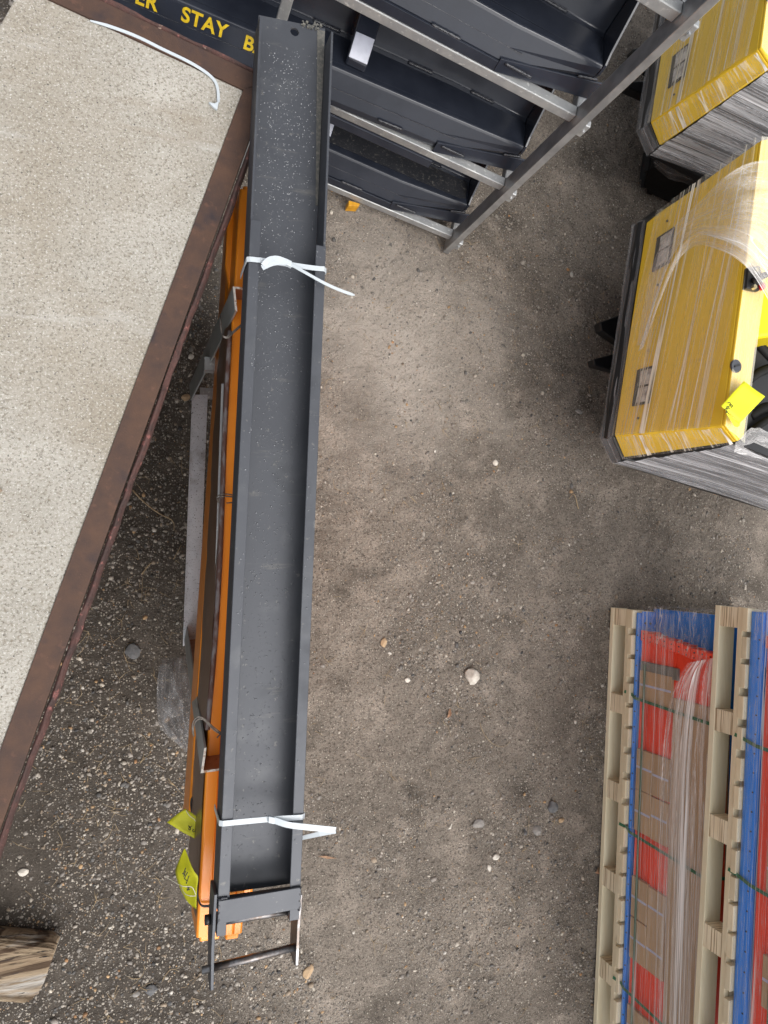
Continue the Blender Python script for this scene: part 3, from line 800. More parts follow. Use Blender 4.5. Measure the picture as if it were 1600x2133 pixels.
# walls
sT = lambda x, y: (P(x, y, ZT) - A0).dot(dv)
wl, wr = sT(545, 24), sT(689, 56)
MB().prism([cp(wl, -W / 2, zf0), cp(LC, -W / 2, zf0), cp(LC, -W / 2, ZT - .005), cp(sl, -W / 2, ZT - .005), cp(wl, -W / 2, ZT - .012)], rv * (tR - .0003)).build('side_wall', 'fork_paint', ch, bevel=.001)
MB().prism([cp(wr, W / 2, zf0), cp(LC, W / 2, zf0), cp(LC, W / 2, ZT - .005), cp(sr, W / 2, ZT - .005), cp(wr, W / 2, ZT - .012)], -rv * (tR - .0003)).build('side_wall', 'fork_paint', ch, bevel=.001)
# turned-in lips
MB().prism([cp(sl, -W / 2, ZT - .0047), cp(LC, -W / 2, ZT - .0047), cp(LC, -W / 2 + .024, ZT - .0047), cp(sl, -W / 2 + .024, ZT - .0047)], UP * .0047).build('lip', 'fork_paint', ch, bevel=.0015)
MB().prism([cp(sr, W / 2 - .024, ZT - .0047), cp(LC, W / 2 - .024, ZT - .0047), cp(LC, W / 2, ZT - .0047), cp(sr, W / 2, ZT - .0047)], UP * .0047).build('lip', 'fork_paint', ch, bevel=.0015)
# dusty strip along the right at the tip
d_ = MB().prism([cp(sk + .008, W / 2 - tR - .020, zf1 + .0004), cp(sk + .008, W / 2 - tR - .0006, zf1 + .0004), cp(sr * .75, W / 2 - tR - .0006, zf1 + .0004), cp(sr * .75, W / 2 - tR - .006, zf1 + .0004)], UP * .001).build('dirt_strip', 'fork_paint_dusty', ch)
d_['kind'] = 'stuff'
mb = MB()
for k in range(26):
    s = sk + random.uniform(-.004, .012); r_ = random.uniform(.02, W / 2 - .012)
    mb.box(cp(s, r_, zf1 + .002), rv * random.uniform(.001, .003) + dv * .001, dv * random.uniform(.001, .003) - rv * .001, UP * random.uniform(.001, .003))
mb.build('dirt_clumps', 'fork_paint_dusty', ch)['kind'] = 'stuff'
# end bracket: cross plate, ears, straps, pins
s_c = LC - .022
MB().prism([cp(s_c, -W / 2 + .001, ZT + .0008), cp(s_c - .004, W / 2 - .001, ZT + .0008), cp(s_c + .040, W / 2 - .001, ZT + .0008), cp(s_c + .046, -W / 2 + .001, ZT + .0008)], UP * .006).build('cross_plate', 'fork_paint', ch, bevel=.001)
MB().box(cp(s_c + .030, 0, ZT - .052), rv * (W / 2 - .008), dv * .004, UP * .016).build('end_plate', 'fork_paint', ch)
MB().prism([cp(s_c + .047, -W / 2 + .001, ZT), cp(s_c + .047, -W / 2 + .020, ZT), cp(s_c + .074, -W / 2 + .020, ZT), cp(s_c + .074, -W / 2 + .001, ZT)], UP * -.05).build('ear', 'fork_paint', ch, bevel=.001)
MB().prism([cp(s_c + .041, W / 2 - .022, ZT), cp(s_c + .041, W / 2 - .001, ZT), cp(s_c + .066, W / 2 - .001, ZT), cp(s_c + .066, W / 2 - .022, ZT)], UP * -.05).build('ear', 'fork_paint', ch, bevel=.001)
MB().cyl(cp(s_c + .058, 0, ZT - .028), rv, .0085, W - .03, 16).build('roller', 'bare_steel', ch, smooth=True)
MB().prism([cp(s_c - .012, -W / 2 - .008, ZT + .003), cp(s_c + .10, -W / 2 - .008, ZT - .004), cp(s_c + .185, -W / 2 - .004, ZT - .012), cp(s_c + .195, -W / 2 - .004, ZT - .03), cp(s_c + .185, -W / 2 - .004, ZT - .06), cp(s_c + .09, -W / 2 - .008, ZT - .07), cp(s_c - .012, -W / 2 - .008, ZT - .065)], rv * .0065).build('side_strap', 'fork_paint', ch, bevel=.001)
MB().prism([cp(s_c + .02, W / 2 + .0006, ZT - .01), cp(s_c + .10, W / 2 + .0006, ZT - .02), cp(s_c + .172, W / 2 + .0006, ZT - .02), cp(s_c + .178, W / 2 + .0006, ZT - .035), cp(s_c + .172, W / 2 + .0006, ZT - .075), cp(s_c + .08, W / 2 + .0006, ZT - .08), cp(s_c + .02, W / 2 + .0006, ZT - .07)], rv * .0065).build('side_strap', 'bare_steel', ch, bevel=.001)
MB().cyl(cp(s_c + .148, -.006, ZT - .035), (rv * .99 - dv * .07), .0078, W + .03, 16).build('retaining_pin', 'bare_steel', ch, smooth=True)
MB().cyl(cp(s_c + .052, -W / 2 - .014, ZT - .03), rv, .010, .012, 16).build('pin_head', 'machine_black', ch, smooth=True)
for sgn, r_ in ((1, -W / 2 + .003), (1, W / 2 - .003)):   # weld beads on the bracket
    MB().tube([cp(s_c - .004 + .007 * k, r_ + random.uniform(-.001, .001), ZT + .004) for k in range(8)], [.0035, .0028] * 4, 6).build('weld_bead', 'weld', ch, smooth=True)
    MB().tube([cp(s_c - .002, r_ * .97 + (.002 * k) * (1 if r_ < 0 else -1), ZT + .002) for k in range(8)], [.004, .0028] * 4, 6).build('weld_bead', 'weld', ch, smooth=True)
# rain drops: tiny domes scattered on floor and lips
mb = MB(); cnt = 0
rr = random.Random(5)
DOME = [(math.cos(a), math.sin(a)) for a in [2 * math.pi * k / 7 for k in range(7)]]
while cnt < 2300:
    s = rr.uniform(.02, LC - .06); r_ = rr.gauss(-.005, .038) if rr.random() < .7 else rr.uniform(-W / 2, W / 2)
    if abs(r_) > W / 2 - .010 or s < sk + .01: continue
    if rr.random() < .25 * (s / LC) ** 1.5 + .2 * (s > LC * .84): continue
    lip = (s > sr + .01 and abs(r_) > W / 2 - .0255)
    if lip and abs(r_) > W / 2 - .004: continue
    if s > sl and W / 2 - .027 < abs(r_) < W / 2 - .0225: continue
    z = ZT if lip else zf1
    rad = rr.choice((.0009, .0010, .0012, .0014, .0017, .0023)) * rr.uniform(.8, 1.15)
    c_ = cp(s, r_, z); o_ = len(mb.v)
    mb.v += [tuple(c_ + rv * x * rad + dv * y * rad) for x, y in DOME] + [tuple(c_ + rv * x * rad * .6 + dv * y * rad * .6 + UP * rad * .45) for x, y in DOME] + [tuple(c_ + UP * rad * .6)]
    for k in range(7):
        j = (k + 1) % 7; mb.f += [(o_ + k, o_ + j, o_ + 7 + j, o_ + 7 + k), (o_ + 7 + k, o_ + 7 + j, o_ + 14)]
    cnt += 1
mb.build('rain_drops', 'drop', ch, smooth=True)['kind'] = 'stuff'


# the two white ties round the channel
def tie(pxs, label, head, tail, w, knot=None):
    o = thing('cable_tie', P(*head, ZT), label, 'cable tie', 'white cable ties')
    zt = ZT + .0025
    eS = lambda p: (P(*p, ZT) - A0).dot(dv)
    left, right = cp(eS(pxs[0]), -W / 2 - .0005, zt), cp(eS(pxs[-1]), W / 2 + .0005, zt)
    pts = [left - UP * .10 - rv * .002, left - UP * .05 - rv * .003, left - UP * .012 - rv * .004, left - UP * .003 - rv * .0035, left + rv * .003 + UP * .001] + [P(x, y, zt + .001) for x, y in pxs[1:-1]] + [right - rv * .004 + UP * .001, right + rv * .003 - UP * .008, right + rv * .001 - UP * .05, right - UP * .10]
    MB().ribbon(pts, w, .0016, dv).build('strap', 'tie_plastic', o)
    h = P(*head, zt + .004)
    MB().box(h, rv * w * .62 + dv * .002, dv * w * .62, UP * .0055).build('head', 'tie_plastic', o, bevel=.0015)
    tp = smooth_line([P(*t) for t in tail], 24); sd2 = []
    for i in range(24):
        t = (tp[min(i + 1, 23)] - tp[max(i - 1, 0)]).normalized(); sd2.append(t.cross(UP))
    return o, tp, sd2


o, tp, sd2 = tie([(520, 541), (560, 544), (610, 552), (650, 558), (682, 563)], 'white cable tie knotted round the channel nearer the dock', (601, 549), [(606, 551, 1.345), (640, 570, 1.352), (680, 592, 1.353), (715, 607, 1.35), (739, 615, 1.34)], .0112)
MB().ribbon(tp, [.0068] * 20 + [.007, .006, .004, .002], .0014, sd2).build('tail', 'tie_plastic', o)
kp = smooth_line([P(598, 545, 1.348), P(578, 538, 1.353), P(560, 541, 1.353), P(548, 553, 1.35)], 14)
MB().ribbon(kp, .011, .0014, [(kp[min(i + 1, 13)] - kp[max(i - 1, 0)]).cross(UP) for i in range(14)]).build('loop', 'tie_plastic', o)
kp = smooth_line([P(546, 558, 1.347), P(570, 548, 1.351), P(598, 547, 1.350)], 12)
MB().ribbon(kp, .011, .0014, [(kp[min(i + 1, 11)] - kp[max(i - 1, 0)]).cross(UP) for i in range(12)]).build('loop', 'tie_plastic', o)
o, tp, sd2 = tie([(466, 1714), (500, 1712), (565, 1706), (600, 1704), (629, 1701)], 'white cable tie with folded tail round the channel near its pin', (565, 1707), [(570, 1708, 1.346), (600, 1718, 1.352), (640, 1723, 1.354), (699, 1729, 1.35)], .0112)
MB().ribbon(tp, .0125, .0014, sd2).build('tail', 'tie_plastic', o)
t2 = [P(699, 1730, 1.349), P(665, 1737, 1.335), P(626, 1746, 1.31)]
MB().ribbon(t2, [.0125, .011, .009], .0014, [(t2[2] - t2[0]).cross(UP)] * 3).build('tail', 'tie_plastic', o)

# ------------------------------------------------------------------ black buckets stacked in a galvanised crate
C1 = P(940, 492, .085); u_ = (C1 - P(517, 314, .085)); u_.z = 0; LB = u_.length; u_.normalize()
n_ = Vector((-u_.y, u_.x, 0)); n_ = n_ if n_.y > 0 else -n_
DZ = .460


def rk(s, d, z): return Vector((C1.x, C1.y, 0)) + u_ * s + n_ * d + UP * z


rk0 = rk
rack = thing('steel_crate', rk(0, 0, 0), 'galvanised steel shipping crate frame holding the stacked black buckets', 'crate frame')
TB = .036
for k in range(5):
    zc = .085 + DZ * k
    MB().prism([rk(-LB, 0, zc - TB), rk(-LB, TB, zc - TB), rk(-LB, TB, zc), rk(-LB, 0, zc)], u_ * (LB + .005)).build('front_bar', 'galvanised', rack, bevel=.003)
    MB().prism([rk(.001, TB + .001, zc - TB), rk(.001 + TB, TB + .001, zc - TB), rk(.001 + TB, TB + .001, zc), rk(.001, TB + .001, zc)], n_ * .55).build('side_bar', 'galvanised', rack, bevel=.003)
    MB().prism([rk(-LB - .002, TB + .001, zc - TB), rk(-LB - TB, TB + .001, zc - TB), rk(-LB - TB, TB + .001, zc), rk(-LB - .002, TB + .001, zc)], n_ * .55).build('side_bar', 'galvanised', rack, bevel=.003)
    # bolted clip on the post at each bar
    MB().box(rk(.052, -.012, zc - TB / 2), u_ * .010, n_ * .012, UP * .028).build('clip', 'galvanised', rack, bevel=.003)
    MB().cyl(rk(.052, -.026, zc - TB / 2), n_, .006, .008, 6).build('clip_bolt', 'galvanised', rack)
ztop = .085 + DZ * 4 + .05
MB().prism([rk(.006, -.040, 0), rk(.034, -.040, 0), rk(.034, .034, 0), rk(.006, .034, 0)], UP * ztop).build('post', 'galvanised_post', rack, bevel=.003)
MB().prism([rk(-LB - .034, -.036, 0), rk(-LB - .001, -.036, 0), rk(-LB - .001, -.001, 0), rk(-LB - .034, -.001, 0)], UP * ztop).build('post', 'galvanised', rack, bevel=.003)
for s in (.001, -LB - TB):
    MB().prism([rk(s, .59, 0), rk(s + TB, .59, 0), rk(s + TB, .625, 0), rk(s, .625, 0)], UP * ztop).build('post', 'galvanised', rack, bevel=.003)

# bucket profile (d back from the bar front, z above the bar top), run along u
PROF = [(.018, .006), (.019, .034), (.0385, .068), (.066, .116), (.073, .124), (.084, .122), (.215, .096), (.232, .098), (.31, .27), (.37, .40), (.39, .40), (.36, .27), (.27, .06), (.10, .004)]
SL, SBEND, SR = -1.25, -.26, .0


def bucket(k, label, dusty=False, lettering=False):
    z0 = .086 + DZ * k
    yaw = .055 if k == 1 else 0.0
    SL = -1.62 if k == 1 else -1.25
    rk = lambda s, d, z: rk0(s, d + yaw * min(0.0, s + .32), z)
    o = thing('black_bucket', rk(-.5, .15, z0), label, 'loader bucket', 'black buckets stacked in the crate')
    R0 = [rk(SL, d, z0 + z) for d, z in PROF]
    R1 = [rk(SBEND - .06, d, z0 + z) for d, z in PROF]
    R2 = [rk(SR, d + (.070 if i < 2 else .045 if i == 2 else .02 if i < 6 else 0), z0 + z + (.035 if i < 2 else .02 if i == 2 else 0)) for i, (d, z) in enumerate(PROF)]
    MB().loft([R0, R1, R2]).build('shell', 'black_steel', o, bevel=.0035, seg=3)
    # lower flange plate and its bent right end
    MB().prism([rk(SL, .003, z0 + .002), rk(SL, .009, z0 + .002), rk(SL, .014, z0 + .036), rk(SL, .008, z0 + .036)], u_ * (SBEND - .062 - SL)).build('lower_flange', 'black_steel', o, bevel=.001)
    MB().loft([[rk(SBEND - .06, .002, z0 + .001), rk(SBEND - .06, .008, z0 + .001), rk(SBEND - .06, .018, z0 + .045), rk(SBEND - .06, .012, z0 + .045)],
               [rk(SR + .045, .070, z0 + .012), rk(SR + .045, .076, z0 + .012), rk(SR + .04, .092, z0 + .070), rk(SR + .04, .086, z0 + .070)]]).build('end_flange', 'black_steel', o, bevel=.001)
    # end plate
    ep = [(.10, .03), (.080, .10), (.090, .130), (.12, .150), (.38, .42), (.40, .41), (.30, .04), (.14, .01)]
    MB().prism([rk(SR, d, z0 + z) for d, z in ep], u_ * .008).build('end_plate', 'black_steel', o, bevel=.001)
    # inner floor of the trough
    MB().prism([rk(SL, .095, z0 + .1215), rk(SR - .012, .110, z0 + .1185), rk(SR - .012, .213, z0 + .0980), rk(SL, .213, z0 + .0980)], UP * .0015).build('trough_face', 'black_dusty' if dusty else 'black_steel', o)
    # raised crease line on the front face
    MB().tube([rk(SL, .0395, z0 + .0695), rk(SBEND, .0395, z0 + .0695)], .0011, 5).build('crease', 'weld', o)
    for s in (-1.30, -.92, -.56, -.30):
        q = [rk(s + .010 * i, .013, z0 + .0375) for i in range(11)]
        MB().tube(q, [.0042 + .0012 * (i % 2) for i in range(11)], 7).build('weld_bead', 'weld', o, smooth=True)
        q = [rk(s + .05 + .010 * i, .226, z0 + .100) for i in range(11)]
        MB().tube(q, [.0042 + .0012 * (i % 2) for i in range(11)], 7).build('weld_bead', 'weld', o, smooth=True)
    q = [rk(SR - .055 + .009 * i, .070 + .0024 * i, z0 + .069 + .0004 * i) for i in range(9)]
    MB().tube(q, [.0042, .0055] * 4 + [.004], 7).build('weld_bead', 'weld', o, smooth=True)
    # socket tube across the trough
    s = -.735
    MB().prism([rk(s, .095, z0 + .122), rk(s, .10, z0 + .155), rk(s, .17, z0 + .195), rk(s, .36, z0 + .30), rk(s, .36, z0 + .24), rk(s, .215, z0 + .099)], u_ * .075).build('socket_tube', 'black_steel', o, bevel=.008, seg=3)
    MB().prism([rk(s + .004, .099, z0 + .158), rk(s + .071, .099, z0 + .158), rk(s + .071, .165, z0 + .1965), rk(s + .004, .165, z0 + .1965)], UP * .003).build('sky_glint_plate', 'sky_glint_plate', o, bevel=.001)  # pale plate added to paint the sky's glint on the tube's slope
    if lettering:
        uu = (u_ + n_ * .055).normalized(); yv = (rk(0, .066, .116) - rk(0, .019, .034)); yv.normalize(); nn = uu.cross(yv).normalized(); nn = nn if nn.z > 0 else -nn
        for word, org in LET:
            cu = bpy.data.curves.new('lettering', 'FONT'); cu.body = word; cu.size = .060; cu.extrude = .0004; cu.space_character = 1.06
            cu.offset = .0015
            to = bpy.data.objects.new('tmp_text', cu); col.objects.link(to)
            bpy.context.view_layer.update()
            me = bpy.data.meshes.new_from_object(to.evaluated_get(bpy.context.evaluated_depsgraph_get()))
            bpy.data.objects.remove(to)
            mb = MB(); mb.add([org + uu * v.co.x + yv * v.co.y + nn * (v.co.z + .0022) for v in me.vertices], [tuple(p.vertices) for p in me.polygons])
            mb.build('lettering', 'yellow_letters', o)
    return o


z1 = .086 + DZ
# lettering baseline start: on the sloping front face of the second bucket
# (the second bucket sits slightly askew in the crate)
def on_face(px, py):
    """where the sight line meets the sloping front face of the second bucket"""
    p0 = rk(-1.0, .019 - .055 * .68, z1 + .034); p1 = rk(-1.0, .066 - .055 * .68, z1 + .116); nrm = (u_ + n_ * .055).cross(p1 - p0)
    e = Vector((0, 0, H)); d = P(px, py, 0) - e
    t = (p0 - e).dot(nrm) / d.dot(nrm); return e + d * t
LET = [('ER', on_face(280, 4)), ('STAY', on_face(376, 41)), ('BACK', on_face(505, 99))]
bucket(0, 'lowest black bucket in the crate with a dirt-speckled trough', dusty=True)
bucket(1, 'second black bucket up with yellow lettering STAY BACK', lettering=True)
bucket(2, 'third black bucket up whose pointed end nears the yellow machine')
bucket(3, 'topmost black bucket in the crate above the third bar')
# yellow block peeping from under the lowest bar
yb = P(738, 424, .03)
tag(MB().prism([P(727, 417, .05), P(750, 424, .05), P(748, 430, .05), P(726, 428, .05)], UP * -.05).build('yellow_block', 'yellow_block', None, loc=P(738, 424, 0), bevel=.002), 'small orange-yellow wooden block under the lowest crate bar', 'wooden block')

# ------------------------------------------------------------------ yellow stand-on machines wrapped in film
za, zb_ = .50, 1.05
a = P(1280, 905, za); bq = P(1347, 464, za); dT = P(1503, 885, zb_); chB = P(1300, 952, za); chT = P(1530, 920, zb_)
lv = bq - a; Wm = lv.length; lv.normalize(); fv = Vector((lv.y, -lv.x, 0)); fv = fv if fv.x > 0 else -fv


def loc_(p): q = p - a; return (q.dot(fv), q.dot(lv), p.z)


ft, lt, _ = loc_(dT); fB, lB, _ = loc_(chB); fT, lT, _ = loc_(chT)


def mk(f, l, z): return Vector((a.x, a.y, 0)) + fv * f + lv * l + UP * z


mach = thing('yellow_machine', mk(.4, Wm / 2, 0), 'yellow loader nearest the pallets with a folded film drape', 'mini loader', 'yellow machines wrapped in film')
cT, cB = lt, 0.0
# rear panel, its two chamfers, top
Wt = Wm - lt
rearp = [mk(0, 0, za), mk(0, Wm, za), mk(ft, Wt, zb_), mk(ft, lt, zb_)]
MB().prism(rearp, fv * .012).build('rear_panel', 'machine_yellow', mach, bevel=.003)
MB().loft([[mk(.0015, -.0006, za), mk(fB, lB, za), mk(fB + .02, lB + .01, za), mk(.015, 0, za)], [mk(ft + .0015, lt - .0006, zb_), mk(fT, lT, zb_), mk(fT + .02, lT + .01, zb_), mk(ft + .015, lt, zb_)]]).build('corner_panel', 'machine_yellow', mach, bevel=.002)
MB().loft([[mk(.0015, Wm + .0006, za), mk(fB, Wm - lB, za), mk(fB + .02, Wm - lB - .01, za), mk(.015, Wm, za)], [mk(ft + .0015, Wt + .0006, zb_), mk(fT, Wm - lT, zb_), mk(fT + .02, Wm - lT - .01, zb_), mk(ft + .015, Wt, zb_)]]).build('corner_panel', 'machine_yellow', mach, bevel=.002)
MB().prism([mk(ft + .001, lt, zb_ + .001), mk(ft + .001, Wt, zb_ + .001), mk(fT, Wm - lT, zb_ + .001), mk(ft + .095, Wm - lT, zb_ + .001), mk(ft + .095, lT + .02, zb_ + .001), mk(fT, lT, zb_ + .001)], UP * .012).build('top_panel', 'machine_yellow', mach, bevel=.004)
# bumper skirt, chassis, tracks
sk_ = lambda o, z: [mk(-o, -.012, z), mk(-o, Wm + .012, z), mk(fB - o * .4, Wm - lB + o, z), mk(1.5, Wm - lB + o, z), mk(1.5, lB - o, z), mk(fB - o * .4, lB - o, z)]
MB().loft([sk_(.016, .43), sk_(.020, .468), sk_(.006, .497)]).build('bumper', 'machine_black', mach, bevel=.006)
MB().prism([mk(ft + .10, lB + .05, .50), mk(ft + .10, Wm - lB - .05, .50), mk(1.45, Wm - lB - .05, .50), mk(1.45, lB + .05, .50)], UP * .22).build('engine_block', 'machine_black', mach, bevel=.02)
for s_, l0 in ((0, lB), (1, Wm - lB)):
    sgn = 1 if s_ == 0 else -1
    MB().loft([[mk(fB + .012, l0 + sgn * .002, .50), mk(1.5, l0 + sgn * .002, .50), mk(1.5, l0 + sgn * .02, .50), mk(fB + .022, l0 + sgn * .03, .50)],
               [mk(fT + .012, (lT if s_ == 0 else Wm - lT) + sgn * .002, 1.044), mk(1.5, (lT if s_ == 0 else Wm - lT) + sgn * .002, .88), mk(1.5, (lT if s_ == 0 else Wm - lT) + sgn * .02, .88), mk(fT + .022, (lT if s_ == 0 else Wm - lT) + sgn * .03, 1.044)]]).build('side_panel', 'machine_black', mach)
    lc = l0 + sgn * .27; ring0 = []; ring1 = []
    for k in range(24):
        q = 2 * math.pi * k / 24; cx = .47 if math.cos(q) < 0 else 1.25
        ring0.append(mk(cx + .17 * math.cos(q), lc - .085, .195 + .19 * math.sin(q))); ring1.append(mk(cx + .17 * math.cos(q), lc + .085, .195 + .19 * math.sin(q)))
    tr = MB().loft([ring0, ring1]).build('track', 'rubber', mach, bevel=.006)
    for k in range(9):
        q = math.pi * (.55 + .9 * k / 8); cc_ = mk(.47 + .176 * math.cos(q), lc, .195 + .196 * math.sin(q))
        MB().box(cc_, lv * .08, fv * .012 * abs(math.sin(q)) + UP * .012 * abs(math.cos(q)) + fv * .002, (fv * math.cos(q) + UP * math.sin(q)) * .009).build('track_lug', 'rubber', tr)
MB().box(mk(.75, Wm / 2, .24), fv * .45, lv * .12, UP * .16).build('undercarriage', 'machine_black', mach, bevel=.02)
# tow prongs near the ground
for (x0, y0), (x1, y1), (x2, y2), (x3, y3) in (((1250, 671), (1296, 654), (1294, 716), (1253, 688)), ((1236, 748), (1284, 736), (1280, 772), (1239, 761))):
    zz = .22; pp = [P(x0, y0, zz), P(x1, y1, zz), P(x1 + 40, y1, zz), P(x2 + 40, y2, zz), P(x2, y2, zz), P(x3, y3, zz)]
    MB().prism(pp, UP * -.05).build('tow_prong', 'machine_black', mach, bevel=.006)


def on_panel(f01, l01, off=0):
    """f01: 0 bottom .. 1 top of the rear panel; l01 across"""
    pA = rearp[0].lerp(rearp[1], l01); pB = rearp[3].lerp(rearp[2], l01); n = (rearp[1] - rearp[0]).cross(rearp[3] - rearp[0]).normalized()
    n = n if n.dot(fv) < 0 else -n
    return pA.lerp(pB, f01) + n * off


def lamp(f0, f1, l0, l1):
    q = [on_panel(f0, l0, .001), on_panel(f0, l1, .001), on_panel(f1, l1, .001), on_panel(f1, l0, .001)]
    n = (on_panel(.5, .5, 1) - on_panel(.5, .5, 0))
    t = MB().prism(q, n * .006).build('tail_lamp', 'lamp_frame', mach, bevel=.002)
    e = .012
    for k in range(2):
        la, lb = lerp(l0, l1, .06 + .46 * k), lerp(l0, l1, .46 + .46 * k)
        q = [on_panel(lerp(f0, f1, .28), la, .0074), on_panel(lerp(f0, f1, .28), lb, .0074), on_panel(lerp(f0, f1, .92), lb, .0074), on_panel(lerp(f0, f1, .92), la, .0074)]
        MB().prism(q, n * .003).build('lamp_lens', 'lamp_lens', t, bevel=.001)


lamp(.16, .335, .115, .275); lamp(.16, .335, .715, .875)
for l_ in (.06, .35, .64, .93):
    MB().cyl(on_panel(.24, l_, .003), on_panel(.5, .5, 1) - on_panel(.5, .5, 0), .005, .004, 8).build('panel_bolt', 'lamp_frame', mach)
cp_ = P(1532, 763, 1.066); MB().cyl(Vector((cp_.x, cp_.y, 1.0675)), UP, .0235, .009, 28).build('fuel_cap', 'cap_grey', mach, bevel=.002)
MB().box(Vector((cp_.x, cp_.y, 1.0735)), (.012, .004, 0), (-.001, .003, 0), UP * .0015).build('cap_grip', 'lamp_frame', mach)
# operator side seen past the top panel: tank, handle, red knob, hoses
tz = 1.0
MB().prism([P(1577, 560, tz), P(1566, 690, tz), P(1575, 705, tz), P(1760, 680, tz), P(1760, 520, tz), P(1585, 505, tz)], UP * -.25).build('tank', 'tank_yellow', mach, bevel=.03, seg=4)
MB().prism([P(1560, 556, 1.085), P(1583, 553, 1.085), P(1590, 580, 1.085), P(1582, 606, 1.085), P(1556, 600, 1.085)], UP * -.02).build('handle_bracket', 'lamp_frame', mach, bevel=.003)
for x, y in ((1575, 563), (1571, 598)): MB().cyl(P(x, y, 1.09), UP, .009, .012, 6).build('bracket_bolt', 'bolt', mach)
MB().tube([P(1568, 585, 1.095), P(1600, 570, 1.12), P(1700, 528, 1.16), P(1760, 505, 1.17)], .0115, 12).build('hand_lever', 'machine_black', mach, smooth=True)
MB().tube([P(1582, 598, 1.07), P(1586, 596, 1.085), P(1590, 594, 1.10)], [.010, .016, .006], 14).build('stop_knob', 'red_knob', mach, smooth=True)
for (pts_, r_) in (([(1565, 690, .86), (1590, 696, .86), (1660, 690, .86)], .014), ([(1562, 790, .75), (1590, 772, .78), (1660, 750, .8)], .020), ([(1560, 870, .7), (1600, 850, .72), (1680, 860, .72)], .026), ([(1575, 712, .8), (1592, 730, .8), (1620, 760, .78)], .018), ([(1560, 905, .72), (1590, 880, .75), (1650, 850, .76)], .016)):
    MB().tube(smooth_line([P(*p) for p in pts_], 14), r_, 10).build('hose', 'rubber', mach, smooth=True)

mach2 = copy_tree(mach)
off = P(1355, 255, za) - a
mach2.location = Vector(mach.location) + off
mach2['label'] = 'yellow loader farther from the pallets beside the black buckets'


def film(name, fn, nu, nv, amp, nrm, mat, parent, fr=(26, 3), seed=2, wob=True):
    return patch(fn, nu, nv, amp=amp, nrm=nrm, freq=fr, seed=seed).build(name, mat, parent, smooth=True)


def wrap(m, off, seed):
    o_ = Vector(off)
    g = lambda f, l, z: mk(f, l, z) + o_
    nP = (on_panel(.5, .5, 1) - on_panel(.5, .5, 0))
    q = [on_panel(0, -.01, .012) + o_, on_panel(0, 1.01, .012) + o_, on_panel(1, 1.01, .016) + o_, on_panel(1, -.01, .016) + o_]
    # pleats fan across the panel: v runs across the panel, u up it
    film('film_wrap', lambda u, v: quad4(q[0], q[3], q[2], q[1])(min(1, max(0, u + (v - .3) * .18)), v), 70, 40, .004, nP, 'film_panel', m, (24, 2), seed)
    qc = [g(0, -.012, za), g(fB - .006, lB - .012, za), g(fT - .006, lT - .012, zb_), g(ft, lt - .012, zb_)]
    film('film_wrap', quad4(qc[0], qc[3], qc[2], qc[1]), 50, 12, .004, (-fv * .5 - lv * .8), 'film_chamfer', m, (26, 2), seed + 3)
    qt = [g(ft - .006, lt - .01, zb_ + .02), g(ft - .006, Wt + .01, zb_ + .02), g(ft + .10, Wm - lT, zb_ + .017), g(ft + .10, lT, zb_ + .017)]
    film('film_wrap', quad4(qt[0], qt[3], qt[2], qt[1]), 16, 40, .003, UP, 'film_top', m, (4, 3), seed + 11)
    # side: pleats run along the machine
    s0, s1_, s2, s3 = g(fB - .008, lB - .024, .455), g(fT, lT - .014, zb_), g(1.3, lT - .03, .93), g(1.3, lB - .03, .45)
    film('film_wrap', lambda u, v: quad4(s0, s1_, s2, s3)(min(1, max(0, u + .10 * math.sin(math.pi * v))), v), 60, 24, .005, -lv, 'film_side', m, (16, 2), seed + 5)
    # round the bumper
    b0, b1 = g(-.026, -.018, .465), g(-.026, Wm + .016, .465)
    film('film_wrap', quad4(b0 - UP * .03 + fv * .004, b0 + UP * .04 + fv * .016, b1 + UP * .04 + fv * .016, b1 - UP * .03 + fv * .004), 12, 50, .005, -fv, 'film_grey', m, (6, 5), seed + 7)
    k0, k1 = g(-.026, -.018, .44), g(fB - .012, lB - .028, .44)
    film('film_wrap', quad4(k0, k0 + UP * .06 + fv * .012, k1 + UP * .06 + lv * .012, k1), 10, 14, .004, -lv, 'film_grey', m, (6, 3), seed + 8)


# film parts live in machine space: vertices are world, origin at each machine's base
ROOT[mach.name] = Vector(mach.location); ROOT[mach2.name] = Vector(mach2.location)
wrap(mach, (0, 0, 0), 2); wrap(mach2, off, 40)
# folded drape over the upper corner of the nearer machine
zz = lambda x: .53 + .54 * min(1, max(0, (x - 1300) / 225))
T_ = [(1625, 330), (1560, 340), (1505, 372), (1452, 425), (1398, 478), (1356, 560), (1326, 720)]
I_ = [(1640, 640), (1592, 566), (1552, 522), (1500, 496), (1440, 492), (1392, 550), (1329, 730)]
Tp = [P(x, y, zz(x) + .035) for x, y in T_]; Ip = [P(x, y, zz(x) + .055) for x, y in I_]
film('film_drape', lambda u, v: poly_at(Tp, v).lerp(poly_at(Ip, v), u) + UP * .03 * math.sin(math.pi * u), 40, 50, .008, UP, 'film_drape', mach, (9, 2), 61)
I2 = [P(x + dx, y + dy, zz(x) + .06) for (x, y), (dx, dy) in zip(I_, ((-22, 10), (-16, 16), (-10, 22), (-2, 24), (6, 22), (10, 14), (1, 2)))]
Ih = [p + UP * .022 for p in Ip]
film('film_drape', lambda u, v: poly_at(Ih, v).lerp(poly_at(I2, v), u) + UP * .012 * math.sin(math.pi * u), 14, 60, .004, UP, 'film_drape', mach, (6, 3), 62)
